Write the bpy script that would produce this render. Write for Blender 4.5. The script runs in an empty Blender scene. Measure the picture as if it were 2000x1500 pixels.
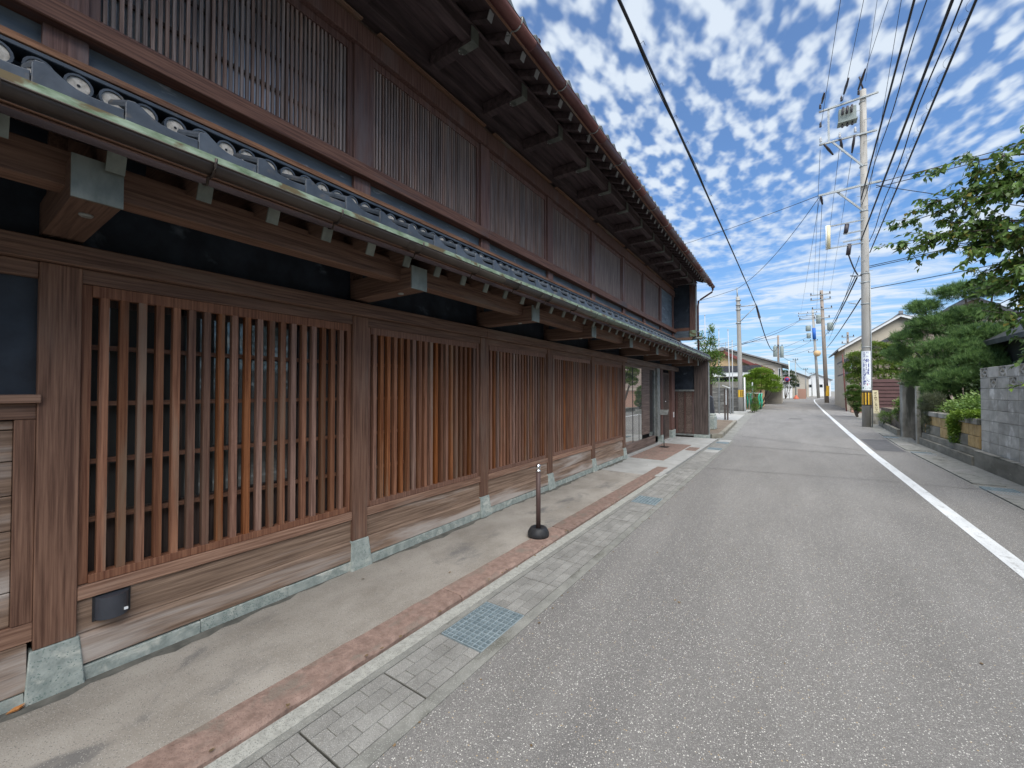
import bpy, math, random
import numpy as np
from mathutils import Vector, Matrix
random.seed(7); rng = np.random.default_rng(7)
C = bpy.context.scene.collection
R = math.radians
# ------------------------------------------------------------------ camera
sc = bpy.context.scene
cam = bpy.data.objects.new('camera', bpy.data.cameras.new('camera')); C.objects.link(cam)
cam.location = (0, 0, 1.62)
cam.rotation_euler = (R(90.95), 0, R(34.4))
cam.data.sensor_width = 36.0; cam.data.lens = 14.31
cam.data.clip_start = 0.05; cam.data.clip_end = 3000
sc.camera = cam
# ------------------------------------------------------------------ world, sun, exposure
SKY_ROT = 40
SUN_EL, SUN_AZ = 58, 150          # azimuth measured clockwise from +Y (down the street)
world = bpy.data.worlds.new('World'); sc.world = world; world.use_nodes = True
def build_world():
    nt = world.node_tree; N = nt.nodes; L = nt.links; N.clear()
    out = N.new('ShaderNodeOutputWorld'); bg = N.new('ShaderNodeBackground'); bg.inputs[1].default_value = 0.052
    sky = N.new('ShaderNodeTexSky'); sky.sky_type = 'NISHITA'; sky.sun_disc = False
    sky.sun_elevation = R(SUN_EL); sky.sun_rotation = R(SUN_AZ); sky.air_density = 1.0; sky.dust_density = .4; sky.ozone_density = 2.0
    tc = N.new('ShaderNodeTexCoord'); sep = N.new('ShaderNodeSeparateXYZ'); L.new(tc.outputs['Generated'], sep.inputs[0])
    def m(op, a, b=None, c=None, clamp=False):
        n = N.new('ShaderNodeMath'); n.operation = op; n.use_clamp = clamp
        for i, v in enumerate((a, b, c)):
            if v is None: continue
            if hasattr(v, 'links'): L.new(v, n.inputs[i])
            else: n.inputs[i].default_value = v
        return n.outputs[0]
    z = m('MAXIMUM', m('ADD', sep.outputs[2], .05), .03)
    cx = N.new('ShaderNodeCombineXYZ'); L.new(m('DIVIDE', sep.outputs[0], z), cx.inputs[0]); L.new(m('DIVIDE', sep.outputs[1], z), cx.inputs[1])
    def noise(scale, rot, st, det=4, rough=.55, dist=0):
        mp = N.new('ShaderNodeMapping'); mp.inputs['Rotation'].default_value = (0, 0, R(rot)); mp.inputs['Scale'].default_value = st
        L.new(cx.outputs[0], mp.inputs[0])
        n = N.new('ShaderNodeTexNoise'); n.inputs['Scale'].default_value = scale; n.inputs['Detail'].default_value = det
        n.inputs['Roughness'].default_value = rough; n.inputs['Distortion'].default_value = dist
        L.new(mp.outputs[0], n.inputs['Vector']); return n.outputs[0]
    # altocumulus: soft puffs set in ripples, with broader gaps between the banks
    cells = noise(18, SKY_ROT, (1, .52, 1), 2, .4, .1)
    fine = noise(30, SKY_ROT, (1, .7, 1), 2, .5, .2)
    rip = noise(6.0, SKY_ROT, (1, .28, 1), 2, .4, .3)
    low = noise(1.15, 30, (1, .8, 1), 3, .5)
    streak = noise(1.9, 48, (.75, 1.5, 1), 6, .62, .9)
    el = sep.outputs[2]
    hi = N.new('ShaderNodeMapRange'); hi.inputs[1].default_value = .20; hi.inputs[2].default_value = .46; L.new(el, hi.inputs[0])
    a = m('ADD', m('ADD', m('MULTIPLY', cells, 1.0), m('MULTIPLY', fine, .26)), m('ADD', m('MULTIPLY', low, .30), m('MULTIPLY', rip, .20)))
    b = m('ADD', m('MULTIPLY', streak, 1.15), m('MULTIPLY', low, .60))
    mixv = m('ADD', m('MULTIPLY', a, hi.outputs[0]), m('MULTIPLY', b, m('SUBTRACT', 1.0, hi.outputs[0])))
    cov = N.new('ShaderNodeMapRange'); cov.interpolation_type = 'SMOOTHSTEP'
    cov.inputs[1].default_value = .775; cov.inputs[2].default_value = 1.045; cov.inputs[3].default_value = .10; cov.inputs[4].default_value = .92
    L.new(mixv, cov.inputs[0])
    tint = N.new('ShaderNodeMix'); tint.data_type = 'RGBA'; tint.blend_type = 'MULTIPLY'; tint.inputs[0].default_value = 1
    tint.inputs[7].default_value = (.52, 1.0, 1.42, 1); L.new(sky.outputs[0], tint.inputs[6])
    hz = N.new('ShaderNodeMapRange'); hz.interpolation_type = 'SMOOTHSTEP'; hz.inputs[1].default_value = .0; hz.inputs[2].default_value = .34; hz.inputs[3].default_value = .66; hz.inputs[4].default_value = 0
    L.new(el, hz.inputs[0])
    mh = N.new('ShaderNodeMix'); mh.data_type = 'RGBA'; L.new(hz.outputs[0], mh.inputs[0]); L.new(tint.outputs[2], mh.inputs[6]); mh.inputs[7].default_value = (3.5, 5.0, 6.9, 1)
    mx = N.new('ShaderNodeMix'); mx.data_type = 'RGBA'; L.new(cov.outputs[0], mx.inputs[0]); L.new(mh.outputs[2], mx.inputs[6]); mx.inputs[7].default_value = (6.3, 7.0, 7.8, 1)
    L.new(mx.outputs[2], bg.inputs[0]); L.new(bg.outputs[0], out.inputs[0])
build_world()
sun = bpy.data.objects.new('sun', bpy.data.lights.new('sun', 'SUN')); C.objects.link(sun)
sun.data.energy = 2.5; sun.data.angle = R(72); sun.data.color = (1, .95, .88)
az = R(SUN_AZ); el = R(SUN_EL)
dv = Vector((math.sin(az)*math.cos(el), math.cos(az)*math.cos(el), math.sin(el)))
sun.rotation_euler = dv.to_track_quat('Z', 'Y').to_euler()
sc.view_settings.view_transform = 'Standard'; sc.view_settings.look = 'None'
sc.view_settings.exposure = 1.3; sc.view_settings.gamma = 1; sc.view_settings.use_curve_mapping = False
sc.render.engine = 'CYCLES'
sc.cycles.max_bounces = 6; sc.cycles.diffuse_bounces = 3

# ------------------------------------------------------------------ helpers: objects
ORG = {}
def tag(o, label=None, cat=None, group=None, kind=None):
    if label: o['label'] = label
    if cat: o['category'] = cat
    if group: o['group'] = group
    if kind: o['kind'] = kind
    return o
def thing(name, label, cat, loc=(0, 0, 0), group=None):
    o = bpy.data.objects.new(name, None); C.objects.link(o); o.empty_display_size = .2
    o.location = loc; ORG[o.name] = Vector(loc); return tag(o, label, cat, group)
class MB:
    def __init__(s): s.v = []; s.f = []; s.mi = []; s.cur = 0; s.smooth = []
    def add(s, vs, fs, sm=False):
        b = len(s.v); s.v += [tuple(p) for p in vs]
        for f in fs: s.f.append([b+i for i in f]); s.mi.append(s.cur); s.smooth.append(sm)
        return s
    def box(s, x0, x1, y0, y1, z0, z1):
        x0, x1 = min(x0, x1), max(x0, x1); y0, y1 = min(y0, y1), max(y0, y1); z0, z1 = min(z0, z1), max(z0, z1)
        return s.add([(x0,y0,z0),(x1,y0,z0),(x1,y1,z0),(x0,y1,z0),(x0,y0,z1),(x1,y0,z1),(x1,y1,z1),(x0,y1,z1)],
              [(0,3,2,1),(4,5,6,7),(0,1,5,4),(1,2,6,5),(2,3,7,6),(3,0,4,7)])
    def bar(s, p, q, w, h, upv=(0, 0, 1)):
        p, q = Vector(p), Vector(q); d = (q-p).normalized(); u = Vector(upv)
        if abs(d.dot(u)) > .98: u = Vector((1, 0, 0))
        r = d.cross(u).normalized(); u = r.cross(d).normalized(); vs = []
        for c in (p, q):
            for a, b in ((-1,-1),(1,-1),(1,1),(-1,1)): vs.append(c+r*(a*w/2)+u*(b*h/2))
        return s.add(vs, [(0,3,2,1),(4,5,6,7),(0,1,5,4),(1,2,6,5),(2,3,7,6),(3,0,4,7)])
    def tube(s, pts, r, n=8, caps=True):
        pts = [Vector(p) for p in pts]; rs = r if isinstance(r, (list, tuple)) else [r]*len(pts); vs = []; fs = []
        for i, p in enumerate(pts):
            d = (pts[min(i+1, len(pts)-1)]-pts[max(i-1, 0)]).normalized()
            u = Vector((0, 0, 1)) if abs(d.z) < .9 else Vector((1, 0, 0))
            a = d.cross(u).normalized(); b = d.cross(a).normalized()
            for k in range(n):
                t = 2*math.pi*k/n; vs.append(p+(a*math.cos(t)+b*math.sin(t))*rs[i])
        for i in range(len(pts)-1):
            for k in range(n): fs.append((i*n+k, i*n+(k+1) % n, (i+1)*n+(k+1) % n, (i+1)*n+k))
        if caps: fs.append(tuple(range(n-1, -1, -1))); fs.append(tuple(range((len(pts)-1)*n, len(pts)*n)))
        return s.add(vs, fs, True)
    def lathe(s, c, prof, n=16):
        c = Vector(c); vs = []; fs = []
        for r, z in prof:
            for k in range(n):
                t = 2*math.pi*k/n; vs.append(c+Vector((r*math.cos(t), r*math.sin(t), z)))
        for i in range(len(prof)-1):
            for k in range(n): fs.append((i*n+k, i*n+(k+1) % n, (i+1)*n+(k+1) % n, (i+1)*n+k))
        fs.append(tuple(range(n-1, -1, -1))); fs.append(tuple(range((len(prof)-1)*n, len(prof)*n)))
        return s.add(vs, fs, True)
    def prism(s, poly, axis, a, b):
        # poly in the two other axes (x: y,z / y: x,z / z: x,y)
        def P(u, v, w): return (w, u, v) if axis == 'x' else ((u, w, v) if axis == 'y' else (u, v, w))
        n = len(poly); vs = [P(u, v, a) for u, v in poly]+[P(u, v, b) for u, v in poly]
        fs = [tuple(range(n-1, -1, -1)), tuple(range(n, 2*n))]+[(i, (i+1) % n, n+(i+1) % n, n+i) for i in range(n)]
        return s.add(vs, fs)
    def mesh(s, name, mats, org):
        me = bpy.data.meshes.new(name)
        vs = [(v[0]-org[0], v[1]-org[1], v[2]-org[2]) for v in s.v]
        me.from_pydata(vs, [], s.f)
        for m in (mats if isinstance(mats, (list, tuple)) else [mats]): me.materials.append(m)
        me.polygons.foreach_set('material_index', s.mi); me.polygons.foreach_set('use_smooth', s.smooth)
        me.validate(); me.update()
        return me
    def build(s, name, mats, parent=None, bevel=0, kind=None, label=None, fixn=True):
        if not s.v: return None
        a = np.array(s.v); org = Vector(((a[:,0].min()+a[:,0].max())/2, (a[:,1].min()+a[:,1].max())/2, a[:,2].min()))
        me = s.mesh(name, mats, org)
        o = bpy.data.objects.new(name, me); C.objects.link(o)
        ORG[o.name] = org.copy()
        if parent is not None: o.parent = parent; o.location = org-ORG[parent.name]
        else: o.location = org
        if bevel:
            b = o.modifiers.new('b', 'BEVEL'); b.width = bevel; b.segments = 1; b.limit_method = 'ANGLE'; b.angle_limit = R(50)
        if kind: o['kind'] = kind
        if label: o['label'] = label
        return o
def fix_normals(me):
    import bmesh
    bm = bmesh.new(); bm.from_mesh(me); bmesh.ops.recalc_face_normals(bm, faces=bm.faces); bm.to_mesh(me); bm.free()
def dup(o, dloc, parent=None):
    c = o.copy(); C.objects.link(c); c.location = o.location+Vector(dloc)
    ORG[c.name] = ORG[o.name]+Vector(dloc)
    if parent is not None:
        c.parent = parent; c.location = ORG[c.name]-ORG[parent.name]
    return c
def dup_tree(o, dloc, parent=None, keep=True):
    c = dup(o, dloc, parent)
    for ch in list(o.children):
        d = ch.copy(); C.objects.link(d); d.parent = c; ORG[d.name] = ORG[ch.name]+Vector(dloc)
        for g in list(ch.children):
            e = g.copy(); C.objects.link(e); e.parent = d; ORG[e.name] = ORG[g.name]+Vector(dloc)
    return c
# ------------------------------------------------------------------ helpers: materials
def nodes(name):
    m = bpy.data.materials.new(name); m.use_nodes = True; nt = m.node_tree
    return m, nt, nt.nodes, nt.links, nt.nodes['Principled BSDF']
def col(c): return (c[0], c[1], c[2], 1)
def pm(name, c1, c2, scale=(4, 4, 4), rough=.75, bump=.15, bscale=None, spec=.3, rnd=0., metallic=0., detail=6, lo=.35, hi=.65,
       c3=None, s3=(.6, .6, .6), t3=(.55, .7), hue=0., ior=None, speck=None, objco=False):
    m, nt, N, L, bs = nodes(name)
    geo = N.new('ShaderNodeNewGeometry'); oi = N.new('ShaderNodeObjectInfo')
    pos = geo.outputs['Position']
    def nz(sc_, det=detail, r=.6, dist=0):
        mp = N.new('ShaderNodeMapping'); mp.inputs['Scale'].default_value = sc_; L.new(pos, mp.inputs[0])
        n = N.new('ShaderNodeTexNoise'); n.inputs['Scale'].default_value = 1; n.inputs['Detail'].default_value = det; n.inputs['Roughness'].default_value = r
        n.inputs['Distortion'].default_value = dist
        L.new(mp.outputs[0], n.inputs['Vector']); return n.outputs[0]
    f = nz(scale)
    mr = N.new('ShaderNodeMapRange'); mr.inputs[1].default_value = lo; mr.inputs[2].default_value = hi; L.new(f, mr.inputs[0])
    mx = N.new('ShaderNodeMix'); mx.data_type = 'RGBA'; L.new(mr.outputs[0], mx.inputs[0]); mx.inputs[6].default_value = col(c1); mx.inputs[7].default_value = col(c2)
    c = mx.outputs[2]
    if c3 is not None:
        g = nz(s3, 5, .6, .4); r3 = N.new('ShaderNodeMapRange'); r3.interpolation_type = 'SMOOTHSTEP'; r3.inputs[1].default_value = t3[0]; r3.inputs[2].default_value = t3[1]; L.new(g, r3.inputs[0])
        m2 = N.new('ShaderNodeMix'); m2.data_type = 'RGBA'; L.new(r3.outputs[0], m2.inputs[0]); L.new(c, m2.inputs[6]); m2.inputs[7].default_value = col(c3); c = m2.outputs[2]
    if speck:
        for (sscale, thr, sc3) in speck:
            v = N.new('ShaderNodeTexVoronoi'); v.inputs['Scale'].default_value = sscale; L.new(pos, v.inputs['Vector'])
            sp = N.new('ShaderNodeSeparateColor'); L.new(v.outputs['Color'], sp.inputs[0])
            gt = N.new('ShaderNodeMath'); gt.operation = 'GREATER_THAN'; L.new(sp.outputs[0], gt.inputs[0]); gt.inputs[1].default_value = thr
            lt = N.new('ShaderNodeMapRange'); lt.inputs[1].default_value = .45; lt.inputs[2].default_value = .3; L.new(v.outputs['Distance'], lt.inputs[0])
            ml = N.new('ShaderNodeMath'); ml.operation = 'MULTIPLY'; L.new(gt.outputs[0], ml.inputs[0]); L.new(lt.outputs[0], ml.inputs[1])
            m4 = N.new('ShaderNodeMix'); m4.data_type = 'RGBA'; L.new(ml.outputs[0], m4.inputs[0]); L.new(c, m4.inputs[6]); m4.inputs[7].default_value = col(sc3); c = m4.outputs[2]
    if rnd or hue:
        hs = N.new('ShaderNodeHueSaturation'); L.new(c, hs.inputs['Color'])
        mrv = N.new('ShaderNodeMapRange'); mrv.inputs[3].default_value = 1-rnd; mrv.inputs[4].default_value = 1+rnd; L.new(oi.outputs['Random'], mrv.inputs[0]); L.new(mrv.outputs[0], hs.inputs['Value'])
        if hue:
            wn = N.new('ShaderNodeTexWhiteNoise'); wn.noise_dimensions = '1D'; L.new(oi.outputs['Random'], wn.inputs['W'])
            mrs = N.new('ShaderNodeMapRange'); mrs.inputs[3].default_value = 1-hue; mrs.inputs[4].default_value = 1+hue; L.new(wn.outputs['Value'], mrs.inputs[0]); L.new(mrs.outputs[0], hs.inputs['Saturation'])
        c = hs.outputs[0]
    L.new(c, bs.inputs['Base Color'])
    bs.inputs['Roughness'].default_value = rough; bs.inputs['Metallic'].default_value = metallic; bs.inputs['Specular IOR Level'].default_value = spec
    if ior: bs.inputs['IOR'].default_value = ior
    if bump:
        bn = N.new('ShaderNodeBump'); bn.inputs['Strength'].default_value = bump; bn.inputs['Distance'].default_value = .01
        L.new(nz(bscale or scale, 5), bn.inputs['Height']); L.new(bn.outputs[0], bs.inputs['Normal'])
    return m
V = (75, 75, 2.2); H = (75, 2.2, 75); HX = (2.2, 75, 75)
M = {}
def wood(n, a, b, s, **k):
    k.setdefault('rough', .62); k.setdefault('rnd', .12); k.setdefault('bump', .25)
    M[n] = pm(n, a, b, s, **k)
wood('col_wood', (.085, .042, .028), (.245, .138, .092), V, c3=(.20, .15, .12), s3=(3, 3, .7), t3=(.5, .8), hi=.72)
wood('beam_wood', (.085, .046, .032), (.205, .120, .083), H, c3=(.17, .12, .09), s3=(3, .5, 3))
wood('bar_wood', (.125, .050, .028), (.285, .138, .080), V, rnd=.34, hue=.26, bump=.15, c3=(.22, .15, .105), s3=(6, 6, .5), t3=(.5, .7))
wood('rail_wood', (.13, .062, .040), (.25, .135, .085), H)
wood('frame_wood', (.11, .05, .034), (.25, .135, .09), V, rnd=.25, hue=.15)
wood('sill_wood', (.17, .090, .060), (.37, .225, .155), H, c3=(.26, .20, .16), s3=(2, .8, 4), t3=(.5, .75))
wood('board_wood', (.125, .080, .056), (.315, .220, .158), (55, 1.7, 55), c3=(.44, .39, .35), s3=(1.2, .5, 5), t3=(.46, .66), bump=.4, rnd=.08)
wood('upper_wood', (.080, .040, .033), (.18, .100, .082), V, c3=(.16, .12, .115), s3=(4, 4, .6), t3=(.5, .75))
wood('upper_bar', (.13, .088, .074), (.30, .225, .195), V, rnd=.2, hue=.3, bump=.1)
wood('upper_beam', (.085, .038, .028), (.21, .105, .07), H, c3=(.10, .075, .07), s3=(3, .6, 3))
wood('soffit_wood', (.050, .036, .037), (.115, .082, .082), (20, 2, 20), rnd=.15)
wood('dark_wood', (.05, .038, .034), (.13, .10, .088), V, rnd=.1)
wood('dark_board', (.08, .055, .045), (.21, .155, .13), (30, 1.5, 30), rnd=.12)
wood('cross_wood', (.075, .042, .030), (.16, .098, .07), HX)
wood('fascia_wood', (.16, .085, .055), (.30, .17, .11), H, c3=(.2, .17, .14), s3=(1, 1, 1))
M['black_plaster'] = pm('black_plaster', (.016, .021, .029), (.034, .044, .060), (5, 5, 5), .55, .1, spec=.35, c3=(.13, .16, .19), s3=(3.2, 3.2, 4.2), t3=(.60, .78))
M['pale_plaster'] = pm('pale_plaster', (.075, .095, .115), (.15, .18, .205), (3, 1.4, 9), .6, .15, c3=(.42, .44, .45), s3=(5, 4, 14), t3=(.6, .75))
M['white_plaster'] = pm('white_plaster', (.20, .22, .24), (.42, .44, .45), (3, 3, 3), .8, .1)
M['green_stone'] = pm('green_stone', (.235, .275, .255), (.38, .42, .39), (14, 14, 14), .85, .5, (60, 60, 60), c3=(.50, .52, .47), s3=(7, 7, 9), t3=(.52, .68), speck=[(120, .75, (.16, .22, .20))])
M['copper_cap'] = pm('copper_cap', (.13, .145, .125), (.21, .225, .195), (14, 14, 6), .5, .05, metallic=.3, rnd=.15)
M['copper_green'] = pm('copper_green', (.14, .20, .11), (.38, .47, .34), (6, 9, 30), .5, .1, c3=(.16, .12, .06), s3=(3, 4.5, 8), t3=(.50, .60), metallic=.1)
M['bronze'] = pm('bronze', (.055, .044, .038), (.085, .07, .06), (8, 2, 8), .38, .05, metallic=.45, c3=(.13, .15, .12), s3=(1, .25, 1), t3=(.5, .7))
M['gutter_red'] = pm('gutter_red', (.095, .038, .035), (.145, .062, .055), (6, 2, 6), .45, .05, metallic=.2)
M['tile'] = pm('tile', (.035, .045, .058), (.075, .09, .11), (7, 7, 7), .38, .1, spec=.5, rnd=.22, c3=(.13, .115, .095), s3=(9, 9, 9), t3=(.58, .72))
M['tile_top'] = pm('tile_top', (.06, .07, .07), (.12, .135, .13), (7, 7, 7), .5, .1, spec=.4, rnd=.2)
M['mortar'] = pm('mortar', (.36, .33, .28), (.60, .56, .50), (40, 40, 40), .85, .3)
M['rust_flash'] = pm('rust_flash', (.12, .055, .03), (.34, .17, .09), (20, 3, 20), .6, .2, c3=(.20, .13, .10), s3=(2, .5, 2), t3=(.45, .65))
M['dark_block'] = pm('dark_block', (.07, .068, .062), (.15, .147, .135), (1.5, 1.5, 9), .9, .4, (40, 40, 40), rnd=.2, c3=(.24, .23, .21), s3=(2, 2, 9), t3=(.58, .68))
M['pole_white'] = pm('pole_white', (.36, .37, .37), (.45, .46, .46), (4, 4, 1), .6, 0)
M['pewter'] = pm('pewter', (.17, .18, .17), (.30, .31, .29), (12, 12, 12), .5, .05, metallic=.2)
def glass(name, base, metal, rough=.03, tint=None):
    m, nt, N, L, bs = nodes(name); bs.inputs['Base Color'].default_value = col(base); bs.inputs['Roughness'].default_value = rough
    bs.inputs['Metallic'].default_value = metal; bs.inputs['IOR'].default_value = 1.6; M[name] = m
glass('lattice_glass', (.16, .17, .165), .5, .04)
glass('shop_glass', (.50, .50, .48), .85, .015)
glass('dark_glass', (.02, .025, .03), 0, .05)
M['upper_panel'] = pm('upper_panel', (.40, .44, .46), (.55, .58, .60), (3, 3, 1), .18, .0, spec=.6, metallic=.45)
M['concrete_walk'] = pm('concrete_walk', (.25, .226, .192), (.365, .338, .295), (2.2, 1.6, 2.2), .85, .45, (120, 120, 120), c3=(.165, .158, .148), s3=(2.3, 1.4, 1), t3=(.54, .70), speck=[(170, .8, (.42, .40, .36)), (140, .85, (.16, .15, .14))])
M['stain'] = pm('stain', (.085, .085, .075), (.16, .155, .135), (9, 9, 9), .9, .4)
M['litter'] = pm('litter', (.10, .07, .04), (.25, .17, .09), (60, 60, 60), .9, 0)
M['concrete_new'] = pm('concrete_new', (.33, .33, .31), (.42, .42, .40), (3, 3, 3), .85, .25, (110, 110, 110))
M['granite_red'] = pm('granite_red', (.19, .13, .105), (.30, .210, .172), (16, 16, 16), .85, .8, (45, 45, 45), c3=(.20, .165, .135), s3=(7, 4, 7), t3=(.5, .7), rnd=.1, speck=[(190, .75, (.18, .11, .09))])
M['white_agg'] = pm('white_agg', (.30, .30, .27), (.42, .42, .38), (30, 30, 30), .9, .6, (90, 90, 90), speck=[(150, .62, (.20, .21, .19))])
M['paver'] = pm('paver', (.20, .195, .18), (.285, .28, .26), (5, 5, 5), .9, .6, (110, 110, 110), rnd=.1, speck=[(210, .6, (.40, .40, .37)), (230, .72, (.13, .13, .12))])
M['drain_edge'] = pm('drain_edge', (.185, .185, .168), (.265, .265, .24), (8, 8, 8), .9, .6, (90, 90, 90), c3=(.13, .13, .11), s3=(4, 2, 4), speck=[(180, .7, (.36, .36, .33))])
M['asphalt'] = pm('asphalt', (.165, .159, .150), (.21, .203, .192), (1.6, .35, 1.2), .9, .7, (95, 95, 95), c3=(.155, .15, .144), s3=(.9, .10, .5), t3=(.5, .7),
                  speck=[(170, .55, (.38, .37, .345)), (230, .70, (.075, .072, .068)), (125, .90, (.68, .66, .61)), (105, .985, (.45, .34, .2))])
M['asphalt_patch'] = pm('asphalt_patch', (.085, .085, .088), (.115, .115, .118), (4, 4, 4), .9, .5, (90, 90, 90), speck=[(120, .8, (.2, .2, .2))])
M['crack'] = pm('crack', (.085, .082, .078), (.14, .135, .125), (9, 9, 9), .95, .2)
M['road_paint'] = pm('road_paint', (.55, .57, .57), (.70, .72, .72), (7, 1.5, 7), .7, .4, (90, 90, 90), c3=(.36, .36, .35), s3=(14, 6, 14), t3=(.58, .74), speck=[(110, .82, (.34, .34, .33))])
M['dark_gap'] = pm('dark_gap', (.018, .017, .016), (.04, .038, .035), (6, 6, 6), .95, .1)
M['steel_blue'] = pm('steel_blue', (.27, .34, .37), (.39, .47, .50), (20, 20, 20), .45, .1, metallic=.3)
M['ground'] = pm('ground', (.19, .18, .155), (.27, .26, .23), (.8, .8, .8), .95, .4, (20, 20, 20))
M['soil'] = pm('soil', (.11, .085, .06), (.19, .15, .11), (3, 3, 3), .95, .7, (30, 30, 30), speck=[(40, .6, (.25, .22, .19))])
M['block'] = pm('block', (.34, .33, .295), (.50, .485, .44), (3, 3, 6), .9, .5, (60, 60, 60), rnd=.14, c3=(.66, .65, .61), s3=(4, 3.2, 2.4), t3=(.56, .70))
M['old_concrete'] = pm('old_concrete', (.23, .215, .18), (.43, .41, .355), (2.2, 2.2, 1.4), .92, .5, (45, 45, 45), c3=(.10, .10, .08), s3=(1.8, 1.8, .5), t3=(.5, .66))
M['yellow_stone'] = pm('yellow_stone', (.38, .25, .10), (.56, .40, .19), (6, 6, 6), .85, .4, rnd=.12, c3=(.22, .19, .12), s3=(3, 3, 1), t3=(.55, .7))
M['plinth'] = pm('plinth', (.16, .15, .12), (.28, .265, .22), (2, 2, 4), .95, .5, (40, 40, 40), c3=(.34, .33, .28), s3=(1.5, 1.5, 6), t3=(.62, .72))
M['brown_metal'] = pm('brown_metal', (.085, .042, .04), (.11, .056, .052), (4, 4, 4), .5, .05, rnd=.05)
M['pole_concrete'] = pm('pole_concrete', (.30, .285, .255), (.38, .365, .335), (4, 4, .8), .85, .2, (40, 40, 40), c3=(.24, .23, .21), s3=(8, 8, .4))
M['old_pole'] = pm('old_pole', (.23, .19, .155), (.30, .25, .21), (4, 4, .8), .85, .2)
M['galv'] = pm('galv', (.27, .29, .29), (.36, .38, .38), (9, 9, 9), .5, .05, metallic=.4)
M['insul'] = pm('insul', (.03, .026, .03), (.07, .06, .065), (20, 20, 20), .35, 0)
M['porcelain'] = pm('porcelain', (.45, .45, .45), (.6, .6, .6), (9, 9, 9), .3, 0)
M['xfmr'] = pm('xfmr', (.20, .24, .22), (.27, .31, .29), (6, 6, 6), .5, .02)
M['cable'] = pm('cable', (.018, .016, .018), (.03, .028, .03), (9, 9, 9), .6, 0)
M['cable_thin'] = pm('cable_thin', (.03, .03, .04), (.05, .05, .06), (9, 9, 9), .6, 0)
M['white_sign'] = pm('white_sign', (.70, .74, .76), (.78, .82, .84), (5, 5, 5), .4, 0)
M['ink_blue'] = pm('ink_blue', (.035, .05, .22), (.05, .07, .26), (5, 5, 5), .5, 0)
M['ink_red'] = pm('ink_red', (.55, .03, .04), (.62, .05, .06), (5, 5, 5), .5, 0)
M['ink_green'] = pm('ink_green', (.03, .14, .09), (.04, .17, .11), (5, 5, 5), .5, 0)
M['ink_dark'] = pm('ink_dark', (.10, .075, .04), (.14, .10, .06), (5, 5, 5), .6, 0)
M['cream_sign'] = pm('cream_sign', (.62, .54, .34), (.70, .63, .42), (7, 7, 4), .6, 0)
M['hazard_yellow'] = pm('hazard_yellow', (.62, .36, .03), (.70, .43, .05), (7, 7, 7), .5, 0)
M['black'] = pm('black', (.012, .012, .013), (.02, .02, .022), (7, 7, 7), .45, 0)
M['black_plastic'] = pm('black_plastic', (.022, .023, .026), (.032, .033, .036), (30, 30, 30), .5, .1)
M['brown_plastic'] = pm('brown_plastic', (.075, .048, .042), (.095, .06, .054), (9, 9, 9), .5, 0)
M['chrome'] = pm('chrome', (.72, .72, .72), (.8, .8, .8), (9, 9, 9), .12, 0, metallic=1)
M['lamp_gray'] = pm('lamp_gray', (.035, .04, .05), (.05, .055, .068), (9, 9, 9), .42, 0, spec=.5)
M['white_paint'] = pm('white_paint', (.62, .63, .62), (.72, .73, .72), (4, 4, 4), .6, 0)
M['cream_wall'] = pm('cream_wall', (.50, .44, .34), (.56, .50, .39), (1.5, 1.5, 1.5), .85, .05)
M['pink_wall'] = pm('pink_wall', (.33, .26, .22), (.39, .31, .27), (1.5, 1.5, 1.5), .85, .05)
M['tan_wall'] = pm('tan_wall', (.50, .34, .18), (.58, .41, .23), (1.5, 1.5, 1.5), .85, .05)
M['beige_wall'] = pm('beige_wall', (.40, .36, .30), (.47, .43, .36), (1, 1, 6), .85, .05)
M['grey_wall'] = pm('grey_wall', (.27, .26, .25), (.33, .32, .31), (1, 1, 6), .85, .05)
M['pink_brick'] = pm('pink_brick', (.32, .19, .145), (.41, .25, .19), (10, 10, 20), .85, .2)
M['red_tile'] = pm('red_tile', (.13, .038, .033), (.20, .065, .055), (3, 3, 3), .45, .2)
M['dark_roof'] = pm('dark_roof', (.035, .036, .042), (.07, .072, .08), (5, 5, 5), .5, .2)
M['grey_roof'] = pm('grey_roof', (.17, .17, .17), (.23, .23, .23), (3, 3, 3), .6, .2)
M['mosaic'] = pm('mosaic', (.18, .11, .06), (.52, .40, .22), (2.2, 2.2, 2.2), .85, .4, lo=.45, hi=.52)
M['red_brown_pole'] = pm('red_brown_pole', (.12, .035, .03), (.15, .05, .045), (5, 5, 5), .5, 0)
M['green_net'] = pm('green_net', (.03, .28, .17), (.06, .40, .27), (9, 9, 9), .6, .1)
M['blue_wrap'] = pm('blue_wrap', (.02, .10, .40), (.03, .15, .5), (9, 9, 9), .6, 0)
M['cone'] = pm('cone', (.50, .12, .07), (.6, .17, .1), (9, 9, 9), .6, 0)
M['bark'] = pm('bark', (.06, .048, .038), (.13, .105, .085), (20, 20, 6), .9, .6)
M['orange_leaf'] = pm('orange_leaf', (.42, .17, .05), (.5, .24, .09), (20, 20, 20), .7, .1)
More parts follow.
